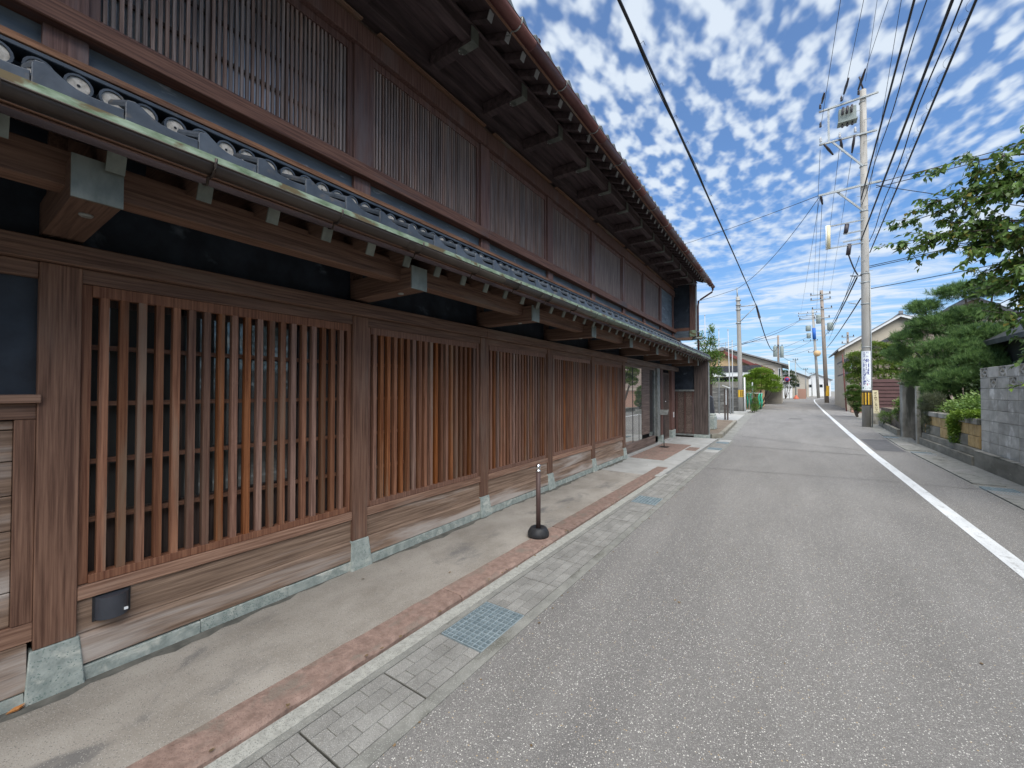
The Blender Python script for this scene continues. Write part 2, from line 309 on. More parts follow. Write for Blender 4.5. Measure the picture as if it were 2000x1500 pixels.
def leafmat(name, a, b, tr=.25, rough=.5, sc_=2.5, c3=None, t3=(.62, .75)):
    m, nt, N, L, bs = nodes(name)
    geo = N.new('ShaderNodeNewGeometry')
    mp = N.new('ShaderNodeMapping'); mp.inputs['Scale'].default_value = (sc_,)*3; L.new(geo.outputs['Position'], mp.inputs[0])
    n = N.new('ShaderNodeTexNoise'); n.inputs['Detail'].default_value = 3; L.new(mp.outputs[0], n.inputs['Vector']); n.inputs['Scale'].default_value = 1
    ad = N.new('ShaderNodeMath'); ad.operation = 'ADD'; L.new(n.outputs[0], ad.inputs[0])
    ri = N.new('ShaderNodeMath'); ri.operation = 'MULTIPLY'; L.new(geo.outputs['Random Per Island'], ri.inputs[0]); ri.inputs[1].default_value = .45; L.new(ri.outputs[0], ad.inputs[1])
    mr = N.new('ShaderNodeMapRange'); mr.inputs[1].default_value = .45; mr.inputs[2].default_value = .95; L.new(ad.outputs[0], mr.inputs[0])
    mx = N.new('ShaderNodeMix'); mx.data_type = 'RGBA'; L.new(mr.outputs[0], mx.inputs[0]); mx.inputs[6].default_value = col(a); mx.inputs[7].default_value = col(b)
    c = mx.outputs[2]
    if c3:
        r3 = N.new('ShaderNodeMapRange'); r3.inputs[1].default_value = .90; r3.inputs[2].default_value = .95; L.new(geo.outputs['Random Per Island'], r3.inputs[0])
        m2 = N.new('ShaderNodeMix'); m2.data_type = 'RGBA'; L.new(r3.outputs[0], m2.inputs[0]); L.new(c, m2.inputs[6]); m2.inputs[7].default_value = col(c3); c = m2.outputs[2]
    L.new(c, bs.inputs['Base Color']); bs.inputs['Roughness'].default_value = rough
    t = N.new('ShaderNodeBsdfTranslucent'); L.new(c, t.inputs[0]); ms = N.new('ShaderNodeMixShader'); ms.inputs[0].default_value = tr
    L.new(bs.outputs[0], ms.inputs[1]); L.new(t.outputs[0], ms.inputs[2]); L.new(ms.outputs[0], N['Material Output'].inputs[0]); M[name] = m
leafmat('leaf_persimmon', (.05, .11, .022), (.17, .27, .065), .3, .42, c3=(.26, .22, .05))
leafmat('leaf_dark', (.022, .045, .014), (.065, .11, .03), .2)
leafmat('leaf_bright', (.11, .20, .02), (.25, .37, .045), .3)
leafmat('leaf_mid', (.06, .12, .02), (.16, .26, .05), .25)
leafmat('leaf_shrub', (.06, .13, .022), (.19, .30, .06), .25, c3=(.2, .26, .09))
leafmat('leaf_maki', (.07, .14, .018), (.21, .30, .05), .25, c3=(.3, .27, .12))
leafmat('needles', (.035, .09, .028), (.20, .33, .10), .35, .6, 5.5)
leafmat('leaf_fuzzy', (.06, .075, .04), (.13, .15, .08), .2)
# ------------------------------------------------------------------ the setting
def sheet(name, pts, z, mat, label=None, kind='structure'):
    m = MB(); m.add([(x, y, z) for x, y in pts], [tuple(range(len(pts)))]); return m.build(name, mat, kind=kind, label=label)
def strip(name, left, right, z, mat, kind='structure'):
    m = MB(); n = len(left); m.add([(x, y, z) for x, y in left]+[(x, y, z) for x, y in right], [(i, n+i, n+i+1, i+1) for i in range(n-1)])
    return m.build(name, mat, kind=kind)
def interp(pts, y):
    for (x0, y0), (x1, y1) in zip(pts, pts[1:]):
        if y <= y1: return x0+(x1-x0)*(y-y0)/(y1-y0)
    return pts[-1][0]
def resample(pts, ys): return [(interp(pts, y), y) for y in ys]
LEFT = [(-1.56, -12), (-1.56, 11), (-1.66, 15), (-1.9, 22), (-2.25, 35), (-2.7, 55), (-1.7, 90), (1.5, 118), (9, 150), (24, 190)]
RIGHT = [(2.66, -12), (2.62, 12), (2.6, 16), (2.95, 25), (3.5, 36), (4.5, 52), (5.3, 72), (7.0, 98), (12, 128), (26, 166)]
sheet('ground', [(-900, -400), (900, -400), (900, 1500), (-900, 1500)], -.13, M['ground'])
ysr = [-12, -4, 0, 4, 8, 12, 15, 18, 22, 28, 35, 45, 55, 72, 90, 104, 118]
lf = resample(LEFT, ysr)+[(9, 150), (24, 190)]; rt = resample(RIGHT, ysr)+[(16, 140), (30, 170)]
strip('road', lf, rt, -.035, M['asphalt'])
wl = [(1.74, -12), (1.74, 14), (1.85, 22), (2.15, 40), (2.45, 55), (2.9, 75), (3.6, 95), (6.5, 118), (12.5, 142), (20, 158)]
strip('road_marking', [(x-.065, y) for x, y in wl], [(x+.095, y) for x, y in wl], -.031, M['road_paint'])
sheet('asphalt_patch', [(1.93, 15.0), (2.55, 15.1), (2.62, 18.4), (1.95, 18.3)], -.031, M['asphalt_patch'])
def crackline(y0, x0, x1, w=.025, tilt=0):
    m = MB(); n = 14; xs = [x0+(x1-x0)*i/n for i in range(n+1)]
    ya = [y0+tilt*i/n+random.uniform(-.03, .03) for i in range(n+1)]
    m.add([(x, y, -.0305) for x, y in zip(xs, ya)]+[(x, y+w*random.uniform(.7, 1.6), -.0305) for x, y in zip(xs, ya)], [(i, i+1, n+2+i, n+1+i) for i in range(n)])
    return m.build('road_joint', M['crack'], kind='structure')
crackline(17.0, -1.6, 1.6, .035, -2.2); crackline(9.55, -1.5, 1.62, .014, .5); crackline(10.0, 1.86, 2.6, .02, .05); crackline(13.9, -1.55, 1.6, .03, -.2)
crackline(15.05, 1.85, 2.6, .02, 0); crackline(25.6, -1.9, 1.9, .03, -.4)
m = MB(); m.lathe((.22, 29.2, -.034), [(.34, 0), (.34, .005), (.30, .006)], 24)
mh = m.build('manhole_cover', M['crack']); tag(mh, 'dark round iron manhole cover set in the middle of the road', 'manhole cover')
# left walkway
sheet('drain_floor', [(-2.02, -6), (-1.58, -6), (-1.58, 15.3), (-2.02, 15.3)], -.115, M['dark_gap'])
wk = MB(); wk.box(-3.6, -2.372, -6, 7.98, -.12, -.004); wk.build('walkway', M['concrete_walk'], kind='structure')
wk = MB(); wk.box(-3.6, -2.06, 7.985, 15.3, -.12, -.006); wn = wk.build('walkway', M['concrete_new'], kind='structure')
# red granite kerb stones
gr = thing('granite_kerb', 'long row of rough reddish granite kerb stones between walkway and drain', 'kerb', (-2.25, 3, 0))
yb = -5.0
for L_ in (1.9, 1.75, 1.7, 2.1, 1.85, 1.6, 1.55, 1.53):
    m = MB(); n = 14; top = []; sub = []
    for i in range(n+1):
        y = yb+.006+(L_-.012)*i/n; e = random.uniform(-.014, .010)
        top.append((-2.368+random.uniform(-.004, .004), -2.148+e, y, random.uniform(-.003, .003)))
    vs = []; fs = []
    for (xa, xb, y, dz) in top: vs += [(xa, y, -.12), (xa, y, .004+dz), (xb-.02, y, .002+dz), (xb, y, -.018+dz), (xb+.012, y, -.12)]
    for i in range(n):
        for k in range(4): fs.append((i*5+k, i*5+k+1, i*5+5+k+1, i*5+5+k))
    fs += [(0, 4, 3, 2, 1), (n*5, n*5+1, n*5+2, n*5+3, n*5+4)]
    m.add(vs, fs); o = m.build('kerb_stone', M['granite_red'], gr, bevel=.003); fix_normals(o.data)
    yb += L_
# white aggregate strip and drain edges
m = MB(); m.box(-2.132, -2.03, -6, 8.4, -.12, -.026); m.build('aggregate_strip', M['white_agg'], kind='structure')
m = MB(); m.box(-2.029, -1.985, -6, 15.3, -.12, -.03); m.build('drain_edge', M['drain_edge'], kind='structure')
m = MB(); m.box(-1.625, -1.545, -6, 15.3, -.12, -.0285); m.build('drain_edge', M['drain_edge'], kind='structure')
strip('drain_edge', [(interp(LEFT, y)-.46, y) for y in (15.3, 18, 22, 28, 35)], [(interp(LEFT, y)+.01, y) for y in (15.3, 18, 22, 28, 35)], -.029, M['drain_edge'])
# scored drain cover slabs
DR = tag(MB().box(-1.98, -1.63, -5, 15, -.125, -.116).build('drain_covers', M['dark_gap']), 'row of grey concrete drain covers scored like small bricks beside the road', 'drain cover')
GR = [(2.03, 2.54), (6.02, 6.45), (12.6, 13.05), (14.25, 14.7)]
edges = [-1.44, -.93, -.42, .06, .56, 1.065, 1.565, 2.03, 2.54, 3.06, 3.58, 4.1, 4.6, 5.08, 5.56, 6.02, 6.45, 6.96, 7.5, 8.04, 8.6, 9.2, 9.8, 10.4, 11.0, 11.55, 12.08, 12.6, 13.05, 13.65, 14.25, 14.7, 15.3]
protos = {}
def brick_at(x0, x1, y0, y1, dz):
    key = (round(x1-x0, 3), round(y1-y0, 3))
    if key not in protos:
        m = MB(); m.box(x0, x1, y0, y1, -.085, -.028); protos[key] = (m.build('brick', M['paver'], DR, bevel=.002), x0, y0)
        return
    o, a, b = protos[key]; dup(o, (x0-a, y0-b, dz), DR)
for a, b in zip(edges, edges[1:]):
    if any(abs(a-g0) < .01 for g0, g1 in GR): continue
    if a < 9.1:
        rows = 4; w = (1.98-1.63)/rows
        for r_ in range(rows):
            x0 = -1.98+w*r_; cuts = [0, 1/3, 2/3, 1] if r_ % 2 == 0 else [0, 1/6, .5, 5/6, 1]
            for c0, c1 in zip(cuts, cuts[1:]):
                g = .004; ya = a+.006+(b-a-.012)*c0; yc = a+.006+(b-a-.012)*c1
                brick_at(x0+.002, x0+w-.002, ya+(g if c0 else 0), yc, random.uniform(-.001, .001))
        m = MB(); m.box(-1.98, -1.63, a+.005, b-.005, -.09, -.034); m.build('slab_core', M['stain'], DR)
    else:
        m = MB(); m.box(-1.98, -1.63, a+.008, b-.008, -.09, -.028); m.build('cover_slab', M['paver'] if int(a*10) % 3 else M['concrete_new'], DR, bevel=.003)
def grate(x0, x1, y0, y1, label, z=-.026, nx=8, ny=12, mat='steel_blue'):
    t = thing('steel_grate', label, 'drain grate', ((x0+x1)/2, (y0+y1)/2, z), 'steel grates over the drains')
    m = MB(); w = .006
    for p in ((x0, x0+w, y0, y1), (x1-w, x1, y0, y1), (x0+w, x1-w, y0, y0+w), (x0+w, x1-w, y1-w, y1)): m.box(*p, z-.035, z)
    m.build('frame', M[mat], t)
    p = None
    for i in range(1, nx):
        x = x0+(x1-x0)*i/nx
        if p is None: m = MB(); m.box(x-.0035, x+.0035, y0+w, y1-w, z-.033, z-.001); p = m.build('long_bar', M[mat], t); px = x
        else: dup(p, (x-px, 0, 0), t)
    p = None
    for i in range(1, ny):
        y = y0+(y1-y0)*i/ny
        if p is None: m = MB(); m.box(x0+w, x1-w, y-.003, y+.003, z-.03, z-.003); p = m.build('cross_bar', M[mat], t); py = y
        else: dup(p, (0, y-py, 0), t)
grate(-1.975, -1.625, 2.035, 2.535, 'nearest blue grey steel drain grate, lower middle, beside the asphalt')
grate(-1.975, -1.625, 6.025, 6.445, 'small blue grey steel grate just beyond the bollard')
grate(-1.975, -1.625, 12.6, 13.05, 'steel grate in the drain in front of the red paved entrance')
grate(-1.975, -1.625, 14.25, 14.7, 'farthest left steel grate beside the corner of the old wooden house')
# damp dirt gathered along the foot of the wall
m = MB(); ys_ = np.linspace(-4, 9.6, 150); vs = []; 
for y in ys_: vs += [(-3.31, y, -.0028), (-3.235+.035*math.sin(y*2.3)+random.uniform(-.025, .03), y, -.0026)]
m.add(vs, [(2*i, 2*i+1, 2*i+3, 2*i+2) for i in range(len(ys_)-1)]); m.build('dirt_edge', M['stain'], kind='structure')
# entrance paving of dark red stones
ep = thing('entrance_paving', 'dark red stone paving in front of the glass entrance', 'paving', (-2.85, 11.3, 0))
y = 9.85; k = 0
while y < 12.75:
    x = -3.27; 
    while x < -2.5:
        w = random.uniform(.3, .48); x2 = min(x+w, -2.46)
        m = MB(); m.box(x+.003, x2-.003, y+.003, y+.355, -.02, .002+random.uniform(0, .002)); m.build('paving_stone', M['granite_red'], ep, bevel=.003); x = x2
    y += .36
m = MB(); m.box(-2.42, -2.14, 11.9, 12.6, -.02, 0); hf = m.build('hatch_cover', M['granite_red']); tag(hf, 'small reddish inset hatch cover in the walkway beside the drain', 'hatch cover')
# ------------------------------------------------------------------ the old wooden town house
F = -3.30
HS = thing('wooden_townhouse', 'long dark two-storey wooden merchant house with lattice front and tiled eaves', 'house', (-6.5, 7, 0))
YC = [-3.25, -1.4, .44, 2.33, 4.19, 5.95, 7.75, 9.6]
CW = .08
# body behind the facade
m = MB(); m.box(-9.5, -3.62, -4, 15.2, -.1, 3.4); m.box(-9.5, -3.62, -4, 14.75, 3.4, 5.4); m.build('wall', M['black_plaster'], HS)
# columns and foot stones
m = MB(); m.box(F-.12, F, YC[2]-CW, YC[2]+CW, .25, 2.312); cp = m.build('column', M['col_wood'], HS, bevel=.004)
def footstone(y):
    m = MB(); a, b = CW+.012, CW+.034; x0, x1 = F-.12, F+.006
    vs = [(x0, y-b, -.05), (F+.05, y-b, -.05), (F+.05, y+b, -.05), (x0, y+b, -.05), (x0, y-a, .249), (x1, y-a, .249), (x1, y+a, .249), (x0, y+a, .249)]
    m.add(vs, [(0,3,2,1),(4,5,6,7),(0,1,5,4),(1,2,6,5),(2,3,7,6),(3,0,4,7)]); return m.build('foot_stone', M['green_stone'], HS, bevel=.005)
fp = footstone(YC[2])
for y in YC:
    if y == YC[2]: continue
    dup(cp, (0, y-YC[2], 0), HS); dup(fp, (0, y-YC[2], 0), HS)
# long beams
def beam(name, x0, x1, y0, y1, z0, z1, mat, bev=.005): m = MB(); m.box(x0, x1, y0, y1, z0, z1); return m.build(name, M[mat], HS, bevel=bev)
for a, b in ((-4, 4.19), (4.192, 9.69)): beam('beam', F-.1, F+.045, a, b, 2.314, 2.432, 'beam_wood')
beam('beam', F-.1, F+.04, 9.695, 15.2, 2.30, 2.43, 'dark_board')
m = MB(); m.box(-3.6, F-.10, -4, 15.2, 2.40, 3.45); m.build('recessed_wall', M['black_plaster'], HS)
m = MB(); m.box(F-.10, F-.055, YC[2]-.05, YC[2]+.05, 2.433, 3.05); kp = m.build('strut', M['cross_wood'], HS)
for y in YC: 
    if y != YC[2]: dup(kp, (0, y-YC[2], 0), HS)
BARMESH = None
barp = None
def lattice_bay(ya, yb_, idx, nb=19, st=.075):
    global barp
    y0, y1 = ya+CW, yb_-CW
    m = MB()   # outer surround
    m.box(F-.07, F-.012, y0, y1, 2.231, 2.312); m.build('lintel', M['beam_wood'], HS, bevel=.003)
    m = MB(); m.box(F-.09, F-.03, y0+.004, y0+.045, .52, 2.229); m.box(F-.09, F-.03, y1-.045, y1-.004, .52, 2.229)
    m.box(F-.075, F-.022, y0+.045, y1-.045, 2.164, 2.229); m.box(F-.085, F-.018, y0+.045, y1-.045, .518, .566)
    pn = m.build('lattice_panel', M['frame_wood'], HS, bevel=.002)
    a, b = y0+.045, y1-.045
    for i in range(nb):
        y = a+(b-a)*(i+.62)/(nb+.25)
        if barp is None:
            m = MB(); m.box(F-.072, F-.026, y-.0195, y+.0195, .566, 2.164); barp = m.build('bar', M['bar_wood'], pn); barp0 = y; lattice_bay.y = y
        else: dup(barp, (random.uniform(-.002, .002), y-lattice_bay.y, 0), pn)
    for z in (.87, 1.207, 1.545, 1.875):
        m = MB(); m.box(F-.102, F-.072, a, b, z-.014, z+.014); m.build('rail', M['rail_wood'], pn)
    # glazed sliding doors behind the bars
    gd = MB(); 
    ys = [a-.03, a+(b-a)*.27, a+(b-a)*.52, a+(b-a)*.77, b+.03]
    for yy in ys: gd.box(-3.455, -3.43, yy-.016, yy+.016, .55, 2.2)
    gd.box(-3.455, -3.43, a, b, .86, .89); gd.box(-3.455, -3.43, a, b, 2.13, 2.2)
    g = gd.build('sliding_door', M['dark_wood'], HS)
    for p, q in zip(ys, ys[1:]):
        m = MB(); m.box(-3.448, -3.442, p+.016, q-.016, .89, 2.13); m.build('pane', M['lattice_glass'], g)
    m = MB(); m.box(-3.452, -3.436, a, b, .55, .86); m.build('door_board', M['dark_wood'], g)
    # sills and base boards
    m = MB(); m.box(F-.11, F-.004, y0, y1, .441, .516); m.build('sill', M['sill_wood'], HS, bevel=.004)
    m = MB(); m.box(F-.11, F-.022, y0, y1, .250, .439); m.build('base_board', M['board_wood'], HS, bevel=.002)
    m = MB(); m.prism([(F-.11, .086), (F+.012, .086), (F+.004, .226), (F-.022, .248), (F-.11, .248)], 'y', y0, y1); m.build('base_board', M['board_wood'], HS, bevel=.002)
    m = MB(); n = 3
    for i in range(n):
        p = y0+(y1-y0)*i/n; q = y0+(y1-y0)*(i+1)/n; m.box(F-.11, F+.014+random.uniform(-.004, .008), p+.001, q-.001, -.05, .078+random.uniform(-.005, .002))
    m.build('ground_stone', M['green_stone'], HS, bevel=.004)
for i in range(2, 7): lattice_bay(YC[i], YC[i+1], i-2 if i > 2 else 0)
lattice_bay(YC[1], YC[2], 1, 19) if False else None
# bay left of the first column: plaster over boards
y1 = YC[2]-CW; y0 = -4
beam('lintel', F-.09, F-.012, y0, y1, 2.225, 2.312, 'beam_wood')
m = MB(); m.box(F-.09, F-.05, y0, y1, 1.6, 2.225); m.build('plaster_panel', M['black_plaster'], HS)
beam('window_ledge', F-.10, F+.025, y0, y1+.012, 1.555, 1.6, 'sill_wood', .004)
beam('rail', F-.09, F-.014, y0, y1, 1.47, 1.553, 'beam_wood', .003)
for (a, b) in ((y1-.075, y1), (y1-1.0, y1-.925), (y1-1.95, y1-1.875)):
    m = MB(); m.box(F-.09, F-.014, a, b, .40, 1.468); m.build('stile', M['col_wood'], HS, bevel=.003)
z = .40
while z < 1.45:
    z2 = min(z+random.uniform(.14, .19), 1.468)
    m = MB(); m.box(F-.085, F-.04, y0, y1-.076, z, z2-.005); m.build('board', M['board_wood'], HS, bevel=.003); z = z2
beam('rail', F-.09, F-.01, y0, y1, .30, .398, 'sill_wood', .003)
m = MB(); m.prism([(F-.1, .06), (F+.012, .06), (F+.0, .298), (F-.1, .298)], 'y', y0, y1-.02); m.build('base_board', M['board_wood'], HS, bevel=.002)
m = MB(); m.box(F-.1, F+.02, y0, y1-.03, -.05, .055); m.build('ground_stone', M['green_stone'], HS)
# entrance bay: big glass, post, door, then the wing wall
m = MB(); m.box(F-.1, F-.05, 9.69, 12.5, 2.23, 2.299); m.build('window_head', M['dark_board'], HS, bevel=.004); m = MB(); m.box(F-.1, F-.05, 9.69, 12.5, .05, .284); m.build('window_base', M['dark_board'], HS, bevel=.004)
g1 = MB(); g1.box(F-.085, F-.078, 9.69, 10.46, .284, 2.23); g1.build('shop_window', M['shop_glass'], HS)
g1 = MB(); g1.box(F-.085, F-.078, 10.47, 11.25, .284, 2.23); g1.build('shop_window', M['shop_glass'], HS)
m = MB(); m.box(F-.09, F-.07, 10.457, 10.473, .284, 2.23); m.build('mullion', M['black'], HS)
m = MB(); m.box(F-.09, F-.066, 11.25, 11.95, .40, 2.23); m.build('wood_screen', M['dark_board'], HS)
m = MB(); m.box(F-.088, F-.078, 11.95, 12.42, .30, 2.23); m.build('door_glass', M['dark_glass'], HS)
m = MB(); m.box(F-.09, F-.055, 12.42, 12.5, .284, 2.299); m.build('column', M['pewter'], HS)
m = MB(); m.box(F-.12, F+.0, 12.56, 12.86, .25, 2.299); m.build('column', M['pewter'], HS, bevel=.006)
dup(fp, (0, 13.1-YC[2], 0), HS)
m = MB(); m.box(F-.12, F, 12.98, 13.2, .25, 2.299); m.build('column', M['upper_wood'], HS, bevel=.004)
dr = MB(); dr.box(F-.14, F-.09, 13.2, 14.35, .02, 2.2); d_ = dr.build('entrance_door', M['dark_board'], HS)
for yy in (13.36, 13.52, 13.68, 13.84, 14.0, 14.16):
    m = MB(); m.box(F-.09, F-.07, yy-.02, yy+.02, .1, 2.15); m.build('slat', M['dark_wood'], d_)
m = MB(); m.lathe((F-.06, 13.75, 1.25), [(.012, 0), (.018, .02), (.012, .05)], 8); m.build('handle', M['chrome'], d_)
m = MB(); m.box(F-.12, F, 14.35, 14.75, .3, 2.299); m.build('column', M['upper_wood'], HS, bevel=.004)
m = MB(); m.box(F-.12, F+.02, 14.33, 14.77, -.02, .298); m.build('foot_stone', M['green_stone'], HS, bevel=.01)
m = MB(); m.box(F+.001, F+.02, 14.5, 14.56, .72, .9); m.build('intercom', M['white_paint'], HS)
m = MB(); m.box(F-.1, F+.03, 9.72, 14.75, -.03, .04); m.build('threshold', M['concrete_new'], HS)
# lower wing wall that closes the front at the far end (faces the street's near end)
YW = 15.42
m = MB(); m.box(-3.6, -2.80, YW, YW+.15, 1.66, 2.6); m.build('wing_plaster', M['black_plaster'], HS)
m = MB(); m.box(-3.6, -2.79, YW-.04, YW, 1.60, 1.66); m.build('wing_ledge', M['pewter'], HS)
m = MB(); m.box(-3.6, -2.80, YW+.02, YW+.12, .04, 1.6); wb = m.build('wing_boarding', M['dark_board'], HS)
for k in range(9):
    for (a, b) in ((-3.34, -3.14), (-3.07, -2.87)):
        m = MB(); m.box(a, b, YW-.0, YW+.018, .14+.16*k, .14+.16*k+.152); m.build('board', M['dark_board'], wb)
for (a, b) in ((-3.42, -3.35), (-3.13, -3.08), (-2.86, -2.80)):
    m = MB(); m.box(a, b, YW-.02, YW+.019, .10, 1.598); m.build('stile', M['upper_wood'], wb)
m = MB(); m.box(-3.5, -2.8, YW-.02, YW+.019, .04, .10); m.build('sill', M['pewter'], HS)
m = MB(); m.box(-2.798, -2.36, YW-.03, YW+.2, .10, 2.70); wp = m.build('wing_post', M['dark_wood'], HS, bevel=.006)
for k in range(5):
    m = MB(); m.box(-2.79+.087*k, -2.79+.087*k+.075, YW-.042, YW-.031, .12, 2.65); m.build('board', M['dark_wood'], wp)
m = MB(); m.box(-2.82, -2.33, YW-.06, YW+.25, -.05, .098); m.build('foot_stone', M['green_stone'], HS, bevel=.01)
m = MB(); m.box(-2.345, -2.335, YW-.04, YW+.2, .1, 2.6); m.build('edge_flashing', M['pewter'], HS)
# ---- lower eaves
XB = -2.52
m = MB(); m.box(F-.05, XB-.012, YC[2]-.08, YC[2]+.08, 2.455, 2.635); br = m.build('bracket', M['cross_wood'], HS, bevel=.003)
m = MB(); m.box(XB-.012, XB, YC[2]-.083, YC[2]+.083, 2.452, 2.638); cap = m.build('copper_cap', M['copper_cap'], br)
m = MB(); m.lathe((-2.75, YC[2]+.0, 2.444), [(.02, 0), (.026, .006), (.026, .011)], 10); m.build('bolt', M['pewter'], br)
for y in YC[:2]+YC[3:]+[11.4, 13.1, 14.6]: dup_tree(br, (0, y-YC[2], 0), HS)
for a, b in ((-4, 2.33), (2.332, 5.95), (5.952, 9.6), (9.602, 15.6)): beam('purlin', -2.79, -2.66, a, b, 2.535, 2.695, 'beam_wood', .004)
LR = MB(); 
def sl(x): return 2.655+.42*(-2.42-x)      # underside line of the lower roof
LR.prism([(-2.40, sl(-2.40)), (-3.42, sl(-3.42)), (-3.42, sl(-3.42)+.03), (-2.40, sl(-2.40)+.03)], 'y', -4, 15.85)
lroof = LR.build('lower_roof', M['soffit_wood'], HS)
m = MB(); a = Vector((-3.35, .49, sl(-3.35)-.045)); b = Vector((-2.495, .49, sl(-2.495)-.045)); m.bar(a, b, .058, .075)
raf = m.build('rafter', M['cross_wood'], lroof)
m = MB(); d = (b-a).normalized(); m.bar(b, b+d*.012, .064, .084); rc = m.build('rafter_cap', M['copper_cap'], lroof)
for k in range(-13, 46):
    if k == 0: continue
    dup(raf, (0, .3355*k, 0), lroof); dup(rc, (0, .3355*k, 0), lroof)
beam('fascia', -2.435, -2.41, -4, 15.85, 2.660, 2.692, 'fascia_wood', .003)
beam('fascia', -2.445, -2.395, -4, 15.85, 2.694, 2.738, 'fascia_wood', .003)
# gutter: open half pipe with thickness
def gutter(name, xc, zc, r, y0, y1, mat, hook_ys, seg=3.6, hk=None):
    n = 10; y = y0
    while y < y1:
        ye = min(y+seg, y1); m = MB(); po = []; pi_ = []
        for k in range(n+1):
            t = math.pi+math.pi*k/n; po.append((xc+r*math.cos(t), zc+r*math.sin(t))); pi_.append((xc+(r-.005)*math.cos(t), zc+(r-.005)*math.sin(t)))
        ring = po+pi_[::-1]; nn = len(ring); vs = [(u, y+.001, v) for u, v in ring]+[(u, ye-.001, v) for u, v in ring]
        m.add(vs, [(i, (i+1) % nn, nn+(i+1) % nn, nn+i) for i in range(nn)]+[(k, k+1, nn-2-k, nn-1-k) for k in range(n)]+[(nn+k, nn+nn-1-k, nn+nn-2-k, nn+k+1) for k in range(n)], True)
        m.tube([(xc+r, y, zc), (xc+r, ye, zc)], .004, 6)
        m.build(name, M[mat], HS); y = ye
    p = None
    for yy in hook_ys:
        if p is None:
            m = MB(); pts = [(xc-r-.05, yy, zc-.06), (xc-r-.01, yy, zc-.075)]+[(xc+(r+.006)*math.cos(t), yy, zc+(r+.006)*math.sin(t)) for t in [math.pi*1.25+math.pi*.75*k/6 for k in range(7)]]+[(xc+r+.008, yy, zc+.02)]
            m.tube(pts, .0065, 6); p = m.build('gutter_hook', M[hk or mat], HS); py = yy
            m = MB(); m.tube([(xc, yy-.03, zc-.0), (xc, yy+.03, zc-.0)], .001, 3)
        else: dup(p, (0, yy-py, 0), HS)
gutter('gutter', -2.303, 2.706, .046, -4, 15.85, 'bronze', [.10+.665*k-3.3 for k in range(30)], hk='bronze')
for yy in [.12+1.9*k for k in range(-1, 8)]:
    m = MB(); pts = [(-2.303+.050*math.cos(t), yy, 2.706+.050*math.sin(t)) for t in [math.pi+math.pi*k/8 for k in range(9)]]
    m2 = MB(); n = 8; vs = [(p[0], yy-.03, p[2]) for p in pts]+[(p[0], yy+.03, p[2]) for p in pts]; m2.add(vs, [(k, k+1, n+2+k, n+1+k) for k in range(n)], True); m2.build('gutter_sleeve', M['bronze'], HS)
m = MB(); m.prism([(-2.350, 2.742), (-2.336, 2.742), (-2.336, 2.780), (-2.350, 2.784), (-2.43, 2.80), (-2.43, 2.742)], 'y', -4, 15.87); m.build('copper_flashing', M['copper_green'], HS)
# eave tiles
def eave_tile(x, y, z, P_, sc_, slope, parent, mat, depth=.30):
    prof = [(0, .072), (.03, .086), (.12, .090), (.2, .080), (.33, .056), (.46, .041), (.62, .035), (.85, .036), (1.0, .040)]
    m = MB(); n = len(prof); fr = .0
    top = [(u*P_, v*sc_) for u, v in prof]
    dx = -depth; dz = depth*slope
    front_t = [(x, y+a, z+b) for a, b in top]; front_b = [(x, y+a, z-.004) for a, b in top]
    backf_t = [(x-.016, y+a, z+b) for a, b in top]; 
    back_t = [(x+dx, y+a, z+b+dz) for a, b in top]; back_b = [(x+dx, y+a, z+b+dz-.016) for a, b in top]
    inner_t = [(x-.016, y+a, z+b-.014) for a, b in top]; inner_b = [(x-.016, y+a, z-.004) for a, b in top]
    vs = front_t+front_b+back_t+back_b+inner_t+inner_b
    FT, FB, BT, BB, IT, IB = [k*n for k in range(6)]
    fs = []
    for k in range(n-1):
        fs += [(FB+k, FB+k+1, FT+k+1, FT+k), (FT+k, FT+k+1, BT+k+1, BT+k), (BT+k, BT+k+1, BB+k+1, BB+k), (BB+k, BB+k+1, IT+k+1, IT+k), (IT+k, IT+k+1, IB+k+1, IB+k), (IB+k, IB+k+1, FB+k+1, FB+k)]
    for k in (0, n-1):
        q = (FB+k, FT+k, BT+k, BB+k, IT+k, IB+k); fs.append(q if k == 0 else q[::-1])
    m.add(vs, fs); o = m.build('eave_tile', mat, parent, bevel=.0025); fix_normals(o.data); return o
PL = .262
et = eave_tile(-2.345, .226, 2.785, PL-.003, 1.0, .42, lroof, M['tile'])
for k in range(-15, 60):
    if k: dup(et, (random.uniform(-.004, .004), PL*k, random.uniform(-.002, .002)), lroof)
m = MB(); N_ = 75; prof = [(0, .0), (.1, .07), (.25, .06), (.45, .018), (.75, .008)]
rows_ = []
for j in range(5):
    xa = -2.62-.19*j; 
    for k in range(-15, 60):
        for u, v in prof: rows_.append(((xa, .226+PL*(k+u), sl(xa)+.10+v+.012)))
npr = 75*len(prof)
fs = []
for j in range(4):
    for i in range(npr-1): fs.append((j*npr+i, j*npr+i+1, (j+1)*npr+i+1, (j+1)*npr+i))
m.add(rows_, fs, True); m.build('upper_tiles', M['tile'], lroof, kind='stuff')
